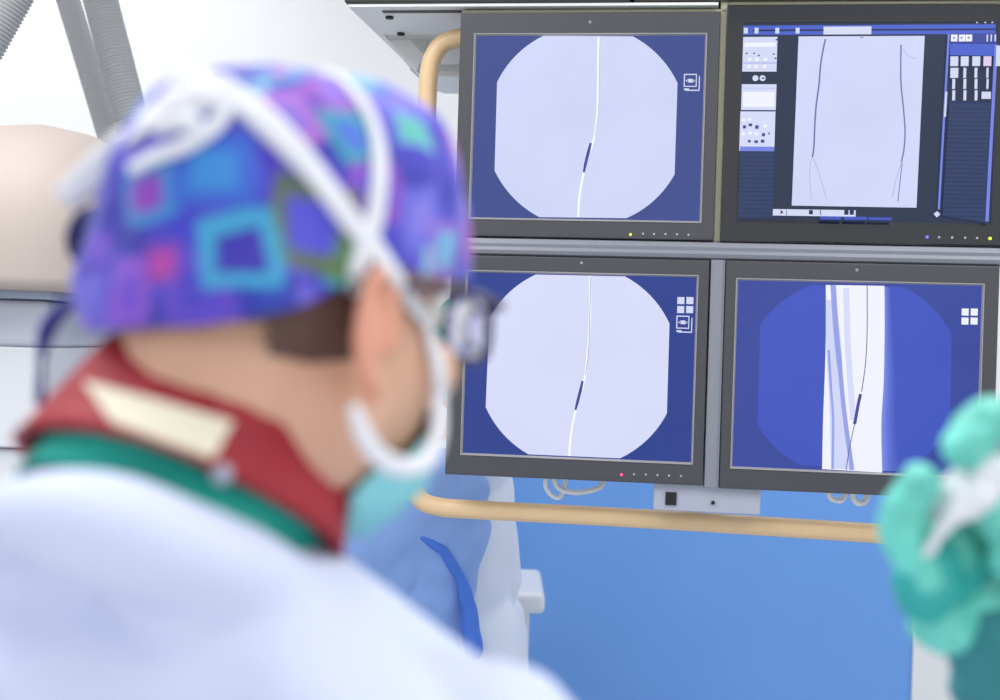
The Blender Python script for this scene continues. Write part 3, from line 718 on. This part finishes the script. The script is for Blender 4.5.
surface = None
def ribbon(name, pts, w, m, tree_, lift=.0025, n=7, parent=surg, thick=.0014):
    """a strap laid on a surface along pixels; entries (px, py) follow the surface, (px, py, depth) hang free"""
    P3 = []; N3 = []
    px = sp2([p[:2] for p in pts], n)
    free = [len(p) > 2 for p in pts]; dep = []
    last = None
    for i, (x, y) in enumerate(px):
        seg = min(i // n, len(pts) - 1)
        fr = free[seg] or (seg + 1 < len(pts) and free[seg + 1])
        c = nn_ = None
        if not fr:
            c, nn_ = hit(tree_, x, y)
        if c is None:
            a = pts[seg]; b_ = pts[min(seg + 1, len(pts) - 1)]; t = (i % n) / n
            da = a[2] if len(a) > 2 else (b_[2] if len(b_) > 2 else (last or .7)); db = b_[2] if len(b_) > 2 else da
            dd = da + (db - da) * t
            c = P(x, y, dd); nn_ = (CAM - c).normalized()
        last = (c - CAM).dot(W((0, 0, 1)))
        P3.append(c + nn_ * lift); N3.append(nn_)
    ws = w if hasattr(w, '__len__') else [w] * len(pts)
    for _ in range(3):
        P3 = [P3[0]] + [(P3[i - 1] + P3[i] * 2 + P3[i + 1]) / 4 for i in range(1, len(P3) - 1)] + [P3[-1]]
        N3 = [N3[0]] + [(N3[i - 1] + N3[i] * 2 + N3[i + 1]).normalized() for i in range(1, len(N3) - 1)] + [N3[-1]]
    mb = MB(); rings = []
    for i, (c, nn_) in enumerate(zip(P3, N3)):
        t = (P3[min(i + 1, len(P3) - 1)] - P3[max(i - 1, 0)]).normalized(); sd = t.cross(nn_).normalized()
        s_ = i / n; k = int(min(s_, len(ws) - 2)); ww = ws[k] + (ws[k + 1] - ws[k]) * (s_ - k)
        rings.append([c - sd * ww / 2, c - sd * ww * .25 + nn_ * thick, c + sd * ww * .25 + nn_ * thick, c + sd * ww / 2, c + sd * ww * .25 - nn_ * thick * .5, c - sd * ww * .25 - nn_ * thick * .5])
    mb.rings(rings); mb.v = [tuple(SI @ Vector(v)) for v in mb.v]
    return mb.build(name, m, parent, smooth=True)
bpy.context.view_layer.update()
TH = wbm(capo, body)
ribbon('cap_tie', [(84, 300, .73), (64, 308, .735), (47, 330, .74), (41, 362, .745), (40, 405, .745)], [.004, .007, .010, .004, .006], M['capblue'], TH)
# mask: shell over nose, mouth and chin
mv = []; mf = []; na, nb = 28, 22
mo = MB(); rings = []
for j in range(nb + 1):
    v_ = j / nb; row = []
    for i in range(na + 1):
        azm = 56 + 46 * sst(.4, .8, v_); az = R(azm * (2 * i / na - 1)); z = -.012 - .108 * v_
        prof_y = .094 + .012 * math.sin(math.pi * min(1, v_ * 1.15)) - .030 * sst(.72, 1, v_)
        half = .069 - .006 * sst(.5, .8, v_) - .018 * sst(.82, 1, v_)
        row.append(hp(half * math.sin(az), .022 + (prof_y - .022) * math.cos(az), z + .0015 * math.sin(v_ * 40)))
    rings.append(row)
mo.rings(rings, closed=False, caps=False); mo.v = [tuple(SI @ Vector(v)) for v in mo.v]
maskp = mo.build('face_mask', M['mask'], surg, smooth=True); md = maskp.modifiers.new('t', 'SOLIDIFY'); md.thickness = .002
bpy.context.view_layer.update()
TH2 = wbm(capo, body, maskp)
ribbon('mask_strap', [(205, 88), (240, 104), (275, 134), (310, 172), (345, 218), (375, 255), (400, 290), (420, 325), (434, 360), (438, 395)], [.010, .014, .015, .013, .012, .011, .009, .009, .009, .008], M['strap'], TH2, .0035)
ribbon('mask_strap', [(312, 68), (340, 84), (362, 110), (375, 145), (376, 185), (370, 225), (358, 262), (351, 292)], [.006, .010, .011, .010, .0105, .011, .010, .008], M['strap'], TH, .003)
ribbon('mask_strap', [(136, 172), (160, 160), (190, 148), (216, 130), (230, 106), (216, 88)], [.007, .009, .010, .009, .008, .006], M['strap'], TH, .004)
ribbon('mask_strap', [(353, 405, .655), (362, 432, .652), (378, 456, .655), (400, 467, .66), (425, 462, .68), (437, 435, .70), (438, 395, .71)], [.006, .009, .010, .010, .010, .009, .008], M['strap'], TH)
ribbon('mask_strap', [(215, 84), (190, 92), (160, 118), (128, 146), (98, 170, .715), (62, 200, .722)], [.013, .018, .021, .020, .018, .014], M['strap'], TH, .004)
bm = bmesh.new()
for px, py, r1 in ((196, 92, .010), (183, 112, .009), (170, 128, .008), (205, 106, .010), (222, 96, .009), (193, 128, .006)):
    c, n = hit(TH, px, py); ell(bm, c + n * .004, (r1 * 1.2, r1, r1 * .8), seg=16)
fuse('strap_knot', bm, .0025, 2, M['strap'], surg, SI)

# glasses
gm = MB()
tm = [hp(.079, -.002, .012), hp(.08, .03, .012), hp(.074, .075, .012), hp(.066, .098, .010)]
gls = MB(); gls.tube(smoothpath(tm, 6), .0022, 8)
tm2 = [hp(-.079, -.002, .012), hp(-.08, .03, .012), hp(-.074, .075, .012), hp(-.066, .098, .010)]; gls.tube(smoothpath(tm2, 6), .0022, 8)
def lens_pts(s, k=1.0, y=0): return [hp(s * (.036 + .024 * k * math.copysign(abs(math.cos(a)) ** .7, math.cos(a))), .118 - .014 * ((.036 + .028 * math.cos(a)) / .064) ** 2 + y, -.004 + .019 * k * math.copysign(abs(math.sin(a)) ** .7, math.sin(a))) for a in [2 * math.pi * t / 28 for t in range(28)]]
for s in (-1, 1):
    lp_ = lens_pts(s); gls.tube(lp_ + [lp_[0]], .0022, 8)
    gls.tube([hp(.066 * s, .098, .010), hp(.064 * s, .108, .008)], .003, 8)
gls.tube(smoothpath([hp(-.008, .118, .004), hp(0, .121, .007), hp(.008, .118, .004)], 4), .002, 8)
for s in (-1, 1): gls.tube([hp(.008 * s, .116, -.004), hp(.011 * s, .104, -.012)], .0015, 6)
gls.v = [tuple(SI @ Vector(v)) for v in gls.v]
g_ = gls.build('glasses', M['frame'], None, smooth=True); g_.matrix_world = surg.matrix_world; tag(g_, "dark violet framed glasses worn by the surgeon", 'glasses')
for s in (-1, 1):
    lm = MB(); ks = (.02, .2, .4, .6, .8, .95)
    lm.rings([lens_pts(s, k, .0004 + .0022 * k * k) for k in ks] + [lens_pts(s, k, -.0004 - .0022 * k * k) for k in ks[::-1]]); lm.v = [tuple(SI @ Vector(v)) for v in lm.v]; lm.build('lens', M['glass'], g_, smooth=True)

# collar (thyroid shield), teal neckline, gown
ang = R(30)
Nn = (Vector((0, 0, 1)) * math.cos(ang) + Tf * math.sin(ang)).normalized()
Nn = (Nn + Tr * .10).normalized()
Cf = (Tf - Nn * Tf.dot(Nn)).normalized(); Cr = Cf.cross(Nn).normalized()
CC = P(204, 455, .725)
def ring_band(c, r0, r1, h, th, a0, a1, n=72, wob=.0015, levels=8, ph=0):
    mb = MB(); rings = []
    for i in range(n + 1):
        a = a0 + (a1 - a0) * i / n; d_ = Cr * math.sin(a) + Cf * math.cos(a); row = []
        for side in (0, 1):
            for j in range(levels + 1):
                t = j / levels if side == 0 else 1 - j / levels
                r = r0 + (r1 - r0) * t ** .8 + wob * math.sin(a * 5 + ph + t * 3) - (th if side else 0)
                row.append(c + d_ * r + Nn * (h * (t - .5)))
        rings.append(row)
    mb.rings(rings); mb.v = [tuple(SI @ Vector(v)) for v in mb.v]; return mb
col = ring_band(CC, .089, .073, .060, .005, R(25), R(335)).build('lead_collar', M['red'], surg, smooth=True)
tealr = ring_band(CC - Nn * .034, .081, .077, .026, .003, R(15), R(345), ph=2).build('scrub_neckline', M['teal'], surg, smooth=True)
bpy.context.view_layer.update(); TC = wbm(col)
def patch(name, quad, m, tree_, lift, nu=20, nv=8, parent=None):
    mb = MB(); top = []; bot = []
    for j in range(nv + 1):
        for i in range(nu + 1):
            u, v = i / nu, j / nv; a, b_, c, d_ = quad
            x = (a[0] * (1 - u) + b_[0] * u) * (1 - v) + (d_[0] * (1 - u) + c[0] * u) * v; y = (a[1] * (1 - u) + b_[1] * u) * (1 - v) + (d_[1] * (1 - u) + c[1] * u) * v
            p, n = hit(tree_, x, y)
            if p is None: p = top[-1] - Vector((0, 0, 0)) if top else P(x, y, .7); n = (CAM - p).normalized()
            top.append(p + n * lift); bot.append(p)
    ti = [mb.vert(SI @ p) for p in top]; bi = [mb.vert(SI @ p) for p in bot]; w_ = nu + 1
    for j in range(nv):
        for i in range(nu): mb.face((ti[j * w_ + i], ti[j * w_ + i + 1], ti[(j + 1) * w_ + i + 1], ti[(j + 1) * w_ + i]))
    edge = [i for i in range(w_)] + [j * w_ + nu for j in range(1, nv + 1)] + [nv * w_ + i for i in range(nu - 1, -1, -1)] + [j * w_ for j in range(nv - 1, 0, -1)]
    for a, b_ in zip(edge, edge[1:] + edge[:1]): mb.face((ti[a], ti[b_], bi[b_], bi[a]))
    return mb.build(name, m, parent, smooth=False)
pt = patch('fastener_patch', [(86, 384), (232, 424), (212, 460), (112, 424)], M['cream'], TC, .003, parent=col)
c, n = hit(TC, 222, 474)
if c is not None:
    mb = bmesh.new(); ell(mb, c, (.005, .005, .005)); me = bpy.data.meshes.new('snap'); mb.to_mesh(me); mb.free(); me.transform(SI); me.materials.append(M['pale']); link('snap', me, col)

def gown_fold(p, n):
    q_ = p - NB; u = q_.dot(Tr); v = q_.z; w_ = q_.dot(Tf)
    f = .0
    s_ = u * .75 + v * .9                    # folds run from the neck down the back and to the shoulder
    f -= .015 * (1 - abs(math.sin(s_ * 34 + 1.8 * noise.noise(p * 4)))) ** 3 * (0.5 + noise.noise(p * 5 + Vector((3, 1, 0))))
    f += .014 * noise.noise(Vector((s_ * 16, (u - v) * 3, w_ * 4))) + .003 * noise.noise(p * 18)
    return f
bm = bmesh.new()
for S in (LS, RS): cap_(bm, tp_(0, -.02, -.06), S, .088, .068, 28)
ell(bm, tp_(0, -.01, -.075), (.125, .115, .085), TR3)
cap_(bm, tp_(-.09, -.015, -.055), tp_(-.19, -.02, -.045), .058, .066)
gr = [CC - Nn * (.064 + .018 * max(0, math.cos(a - R(215)))) + (Cr * math.sin(a) + Cf * math.cos(a)) * .083 for a in [R(t) for t in range(30, 331, 15)]]
chain(bm, gr, [.023] * len(gr))
ell(bm, tp_(0, .02, -.24), (.205, .145, .23), TR3)
cap_(bm, tp_(0, .02, -.45), tp_(0, .03, .45 - NB.z), .185, .24, 32)
ell(bm, tp_(0, .03, .45 - NB.z), (.27, .24, .1), TR3)
for s, S in ((-1, LS), (1, RS)):
    el = S + Vector((0, 0, -.28)) + Tf * .06 + Tr * .02 * s; wr = el + Tf * .24 + Vector((0, 0, .03)) - Tr * .06 * s
    chain(bm, [S, el, el.lerp(wr, .9)], [.07, .062, .045])
gown = fuse('surgical_gown', bm, .007, 6, M['gown'], surg, SI, disp=gown_fold)
for s, S in ((-1, LS), (1, RS)):             # gloves over the hands
    bm = bmesh.new()
    el = S + Vector((0, 0, -.28)) + Tf * .06 + Tr * .02 * s; wr = el + Tf * .24 + Vector((0, 0, .03)) - Tr * .06 * s; hd = (wr - el).normalized()
    cap_(bm, el.lerp(wr, .8), wr + hd * .01, .05, .036); ell(bm, wr + hd * .05, (.0405, .053, .0195), TR3)
    for k in range(4):
        kn = wr + hd * .085 + Tr * (.026 - .0175 * k) * s; L = (.075, .082, .076, .06)[k]
        chain(bm, [kn, kn + hd * L * .45 + Vector((0, 0, -.006)), kn + hd * L * .75 + Vector((0, 0, -.024)), kn + hd * L * .85 + Vector((0, 0, -.042))], [.011, .0104, .0098, .0092])
    tb = wr + hd * .03 - Tr * .03 * s
    chain(bm, [tb, tb + hd * .035 - Tr * .02 * s, tb + hd * .065 - Tr * .024 * s], [.0135, .012, .011])
    fuse('glove', bm, .0028, 2, M['glove'], surg, SI)
for s in (-1, 1):
    hip = tp_(.09 * s, .01, hipz); kn = Vector((hip.x, hip.y, .5)) + Tf * .02; an = Vector((kn.x, kn.y, .09)) - Tf * .03
    bm = bmesh.new(); cap_(bm, Vector((an.x, an.y, .052)) - Tf * .03, Vector((an.x, an.y, .05)) + Tf * .14, .052, .046); fuse('clog', bm, .006, 2, M['shoe'], surg, SI)

# ------------------------------------------------------------ far gowned person behind the screens, facing left
D2 = 2.85; f2 = D2 / F
base2_ = P(462, 350, D2); FX = base2_.x
p2 = empty('person', (FX, base2_.y, 0), 0, label='person in pale blue gown with mid-blue sleeve behind the bottom left screen', cat='person')
PI2 = invw(p2)
def g(px, py, dy=0): v = P(px, py, D2); return Vector((v.x, v.y + dy, v.z))
SHZ = g(450, 455).z
def head_on(bm, hc, neck):                  # a head turned to the left, with its neck
    ell(bm, hc + Vector((.008, 0, .025)), (.095, .076, .088)); ell(bm, hc + Vector((-.028, 0, -.04)), (.066, .060, .078)); ell(bm, hc + Vector((-.045, 0, -.09)), (.036, .042, .026))
    chain(bm, [hc + Vector((-.09, 0, .015)), hc + Vector((-.104, 0, -.012)), hc + Vector((-.112, 0, -.032))], [.008, .009, .0115])
    chain(bm, [hc + Vector((-.09, -.02, -.066)), hc + Vector((-.097, 0, -.066)), hc + Vector((-.09, .02, -.066))], [.006, .008, .006])
    for s in (-1, 1):
        ell(bm, hc + Vector((.006, .078 * s, -.012)), (.017, .006, .03)); cap_(bm, hc + Vector((-.09, .018 * s, .02)), hc + Vector((-.078, .045 * s, .02)), .008, .007)
    chain(bm, [hc + Vector((.02, 0, -.05)), neck], [.056, .062])
def face_bits(root, inv, hc):
    for s in (-1, 1):
        for nm, c, r, m in (('eye', (-.078, .03 * s, .003), (.0125,) * 3, M['eye']),):
            b2 = bmesh.new(); ell(b2, hc + Vector(c), r); me = bpy.data.meshes.new(nm); b2.to_mesh(me); b2.free(); me.transform(inv); me.materials.append(m); e_ = link(nm, me, root)
        b2 = bmesh.new(); ell(b2, hc + Vector((-.0865, .03 * s, .003)), (.0055, .006, .006)); me = bpy.data.meshes.new('iris'); b2.to_mesh(me); b2.free(); me.transform(inv); me.materials.append(M['iris']); link('iris', me, e_)
    b2 = bmesh.new(); ell(b2, hc + Vector((.016, 0, .042)), (.108, .09, .085)); fuse('scrub_cap', b2, .006, 2, M['teal'], root, inv)
    b2 = bmesh.new(); ell(b2, hc + Vector((-.07, 0, -.06)), (.052, .062, .052)); ell(b2, hc + Vector((-.09, 0, -.035)), (.034, .03, .03)); fuse('face_mask', b2, .005, 2, M['mask'], root, inv)
chest = g(462, 560)
bm = bmesh.new()
hc = Vector((FX + .025, base2_.y, SHZ + .215)); head_on(bm, hc, Vector((FX + .025, base2_.y, SHZ + .03)))
ell(bm, (chest.x, chest.y, chest.z), (.1, .17, .25)); ell(bm, (FX + .02, base2_.y, .93), (.10, .12, .13))
for s in (-1, 1):
    chain(bm, [(FX + .02, base2_.y + .09 * s, .92), (FX, base2_.y + .09 * s, .5), (FX + .02, base2_.y + .09 * s, .09)], [.085, .057, .04])
    cap_(bm, (FX + .04, base2_.y + .09 * s, .05), (FX - .12, base2_.y + .09 * s, .045), .04, .036)
for s in (-1, 1):
    S = Vector((FX + .0, base2_.y + .17 * s, SHZ - .05)); E = Vector((FX - .15, base2_.y + .19 * s, SHZ - .23)); Wr = Vector((FX - .36, base2_.y + .14 * s, SHZ - .33))
    chain(bm, [S, E, Wr], [.05, .042, .028]); hd = (Wr - E).normalized(); ell(bm, Wr + hd * .05, (.05, .036, .018))
    for k in range(4): kn = Wr + hd * .08 + Vector((0, (-.026 + .0175 * k), 0)); chain(bm, [kn, kn + hd * .035, kn + hd * .055 + Vector((0, 0, -.02))], [.0095, .009, .008])
    tb = Wr + hd * .03 + Vector((0, -.032 * s, 0)); chain(bm, [tb, tb + hd * .04 + Vector((0, -.015 * s, 0))], [.011, .0095])
fuse('body', bm, .006, 3, M['skin'], p2, PI2)
face_bits(p2, PI2, hc)
def fold2(p, n): return .007 * noise.noise(Vector((p.x * 16 + p.z * 5, p.y * 8, p.z * 4))) + .004 * noise.noise(p * 15)
bm = bmesh.new(); by = base2_.y
ell(bm, (FX + .02, by, SHZ - .02), (.085, .2, .07)); 
cap_(bm, (FX + .015, by, SHZ - .07), (FX + .015, by, SHZ - .25), .1, .118, 32)
ell(bm, (FX + .015, by, SHZ - .2), (.105, .2, .26)); [cap_(bm, (FX + .02, by + .07 * s_, SHZ - .38), (FX + .035, by + .07 * s_, .42), .132, .16, 32) for s_ in (-1, 1)]
fuse('surgical_gown', bm, .009, 5, M['gown2'], p2, PI2, disp=fold2)
for s in (-1, 1):
    S = Vector((FX + .0, by + .18 * s, SHZ - .06)); E = Vector((FX - .15, by + .195 * s, SHZ - .235)); Wr = Vector((FX - .35, by + .14 * s, SHZ - .325))
    bm = bmesh.new(); chain(bm, [S + Vector((-.02, 0, 0)), E + Vector((-.03, 0, -.02)), Wr], [.088, .092, .055])
    if s < 0: chain(bm, [S + Vector((-.02, 0, -.06)), Vector((FX - .04, by - .17, SHZ - .25)), Vector((FX - .06, by - .16, SHZ - .42))], [.09, .085, .07])
    fuse('gown_sleeve', bm, .007, 4, M['sleeve'], p2, PI2, disp=lambda p, n: .008 * noise.noise(Vector((p.x * 9 + p.z * 9, p.y * 8, (p.z - p.x) * 16))) + .004 * noise.noise(p * 22))['label'] = 'mid-blue sleeve'
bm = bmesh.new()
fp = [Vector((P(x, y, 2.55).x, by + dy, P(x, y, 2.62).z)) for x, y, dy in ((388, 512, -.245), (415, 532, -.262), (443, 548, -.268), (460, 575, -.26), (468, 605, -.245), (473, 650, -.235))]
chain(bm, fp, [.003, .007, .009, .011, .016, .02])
fuse('blue_gown_strip', bm, .004, 3, M['fold'], p2, PI2, disp=lambda p, n: .003 * noise.noise(p * 30))['label'] = 'deep blue strip on the gown'  # deep blue strip running down the gown beside the near sleeve
for s in (-1, 1):
    bm = bmesh.new(); cap_(bm, (FX + .04, by + .09 * s, .052), (FX - .13, by + .09 * s, .05), .05, .046); fuse('clog', bm, .007, 2, M['shoe'], p2, PI2)

# ------------------------------------------------------------ gloved hand raised at the right edge
D3 = .78
def h3(px, py, dd=0): return P(px, py, D3 + dd)
wr3 = h3(1000, 680, .02)
p3 = empty('person', (.8, 1.04, 0), 0, label='person at the right edge, showing only a mint gloved hand gripping white gauze', cat='person')
I3 = invw(p3)
def handgeo(bm, k=0.0, forearm=True):
    ell(bm, h3(1000, 570, .015), (.040 + k, .03 + k, .045 + k), Matrix.Rotation(R(-18), 3, 'Y'))
    ell(bm, h3(938, 565, -.0), (.022 + k, .022 + k, .034 + k), Matrix.Rotation(R(12), 3, 'Y'))
    ell(bm, h3(942, 618, .0), (.018 + k, .018 + k, .02 + k))
    chain(bm, [h3(935, 590, -.005), h3(903, 535, -.02), h3(907, 505, -.025), h3(921, 482, -.03)], [.018 + k, .0125 + k, .0115 + k, .0100 + k])    # thumb
    F4 = [((1060, 545), (1050, 420), (990, 422), (962, 446), .0125), ((1075, 575), (1082, 470), (1030, 500), (1002, 522), .012),
          ((1080, 610), (1086, 520), (1040, 545), (1012, 560), .0115), ((1075, 640), (1080, 575), (1045, 588), (1022, 600), .010)]
    for j, (a, b_, c, d_, r) in enumerate(F4):     # fingers folded over the gauze towards the viewer
        chain(bm, [h3(*a, .02), h3(*b_, .01), h3(*c, -.025), h3(*d_, -.034)], [r * 1.2 + k, r * 1.1 + k, r + k, r * .92 + k])
    if forearm: chain(bm, [h3(1000, 610, .015), h3(1030, 690, .03), h3(1080, 1060, .1)], [.034 + k, .03 + k, .045 + k])
bm = bmesh.new(); handgeo(bm, -.001)
sh = h3(1080, 1060, .1); BX, BY, BZ = .80, 1.04, 1.42
chain(bm, [sh, Vector((BX - .01, BY - .17, BZ - .04))], [.04, .052]); hc3 = Vector((BX - .02, BY, BZ + .215)); head_on(bm, hc3, Vector((BX, BY, BZ + .03)))
ell(bm, (BX, BY, BZ - .24), (.1, .17, .25)); ell(bm, (BX, BY, .93), (.1, .13, .13)); chain(bm, [(BX, BY + .17, BZ - .05), (BX - .02, BY + .2, BZ - .33), (BX - .24, BY + .16, BZ - .38)], [.05, .042, .028])
for j in range(4): chain(bm, [(BX - .24, BY + .16, BZ - .38), (BX - .31, BY + .13 + .018 * j, BZ - .385), (BX - .36, BY + .13 + .018 * j, BZ - .4), (BX - .38, BY + .13 + .018 * j, BZ - .425)], [.022, .0105, .009, .008])
chain(bm, [(BX - .24, BY + .14, BZ - .38), (BX - .29, BY + .105, BZ - .385), (BX - .32, BY + .1, BZ - .39)], [.02, .011, .0095])
for s in (-1, 1):
    chain(bm, [(BX, BY + .09 * s, .92), (BX - .02, BY + .09 * s, .5), (BX, BY + .09 * s, .09)], [.085, .057, .04]); cap_(bm, (BX + .02, BY + .09 * s, .05), (BX - .13, BY + .09 * s, .045), .04, .036)
fuse('body', bm, .0035, 2, M['skin'], p3, I3)
face_bits(p3, I3, hc3)
bm = bmesh.new(); ell(bm, (BX, BY, BZ - .02), (.085, .2, .07)); cap_(bm, (BX, BY, BZ - .07), (BX, BY, BZ - .25), .1, .118, 32); ell(bm, (BX, BY, BZ - .22), (.115, .2, .27))
for s in (-1, 1): cap_(bm, (BX, BY + .07 * s, BZ - .38), (BX + .01, BY + .07 * s, .42), .132, .16, 32)
chain(bm, [(BX, BY + .18, BZ - .06), (BX - .02, BY + .2, BZ - .33), (BX - .22, BY + .16, BZ - .38)], [.07, .062, .045])
fuse('surgical_gown', bm, .009, 5, M['darkteal'], p3, I3, disp=lambda p, n: .007 * noise.noise(Vector((p.x * 16 + p.z * 5, p.y * 8, p.z * 4))))
for s in (-1, 1):
    bm = bmesh.new(); cap_(bm, (BX + .02, BY + .09 * s, .052), (BX - .14, BY + .09 * s, .05), .05, .046); fuse('clog', bm, .007, 2, M['shoe'], p3, I3)
bm = bmesh.new(); handgeo(bm, .0012, False); chain(bm, [h3(1000, 600, .015), h3(1010, 640, .02)], [.036, .036])
fuse('glove', bm, .0022, 2, M['glove'], p3, I3, disp=lambda p, n: .003 * noise.noise(p * 45) + .0015 * noise.noise(Vector((p.x * 60, p.y * 60, p.z * 200))))
bm = bmesh.new(); ell(bm, h3(930, 578, -.014), (.021, .014, .026), Matrix.Rotation(R(15), 3, 'Y')); chain(bm, [h3(925, 600, -.012), h3(965, 585, -.014), h3(990, 560, -.014)], [.008, .008, .006]); fuse('glove_cuff', bm, .0025, 3, M['cuff'], p3, I3, disp=lambda p, n: .002 * noise.noise(p * 60))['label'] = 'bright teal folded glove cuff'
bm = bmesh.new(); chain(bm, [h3(1005, 625, .012), h3(1030, 700, .03), h3(1080, 1060, .1)], [.036, .042, .062]); chain(bm, [sh, Vector((BX - .02, BY - .18, BZ - .05))], [.06, .072])
fuse('gown_sleeve', bm, .004, 3, M['darkteal'], p3, I3, disp=lambda p, n: .004 * noise.noise(Vector((p.x * 30, p.y * 30, p.z * 70))))['label'] = 'dark teal sleeve'
bm = bmesh.new()
chain(bm, [h3(945, 505, -.022), h3(965, 488, -.02), h3(1000, 478, -.022), h3(1050, 470, -.015)], [.010, .013, .016, .017])
chain(bm, [h3(930, 552, -.032), h3(940, 535, -.034), h3(958, 512, -.034), h3(985, 496, -.03)], [.005, .007, .009, .011])
gz = empty('gauze', h3(990, 490, -.01), 0, label='crumpled white gauze held in the mint green gloved hand', cat='gauze')
fuse('gauze_cloth', bm, .0025, 2, M['gauze'], gz, invw(gz), disp=lambda p, n: .007 * noise.noise(p * 45) + .003 * noise.noise(p * 110))
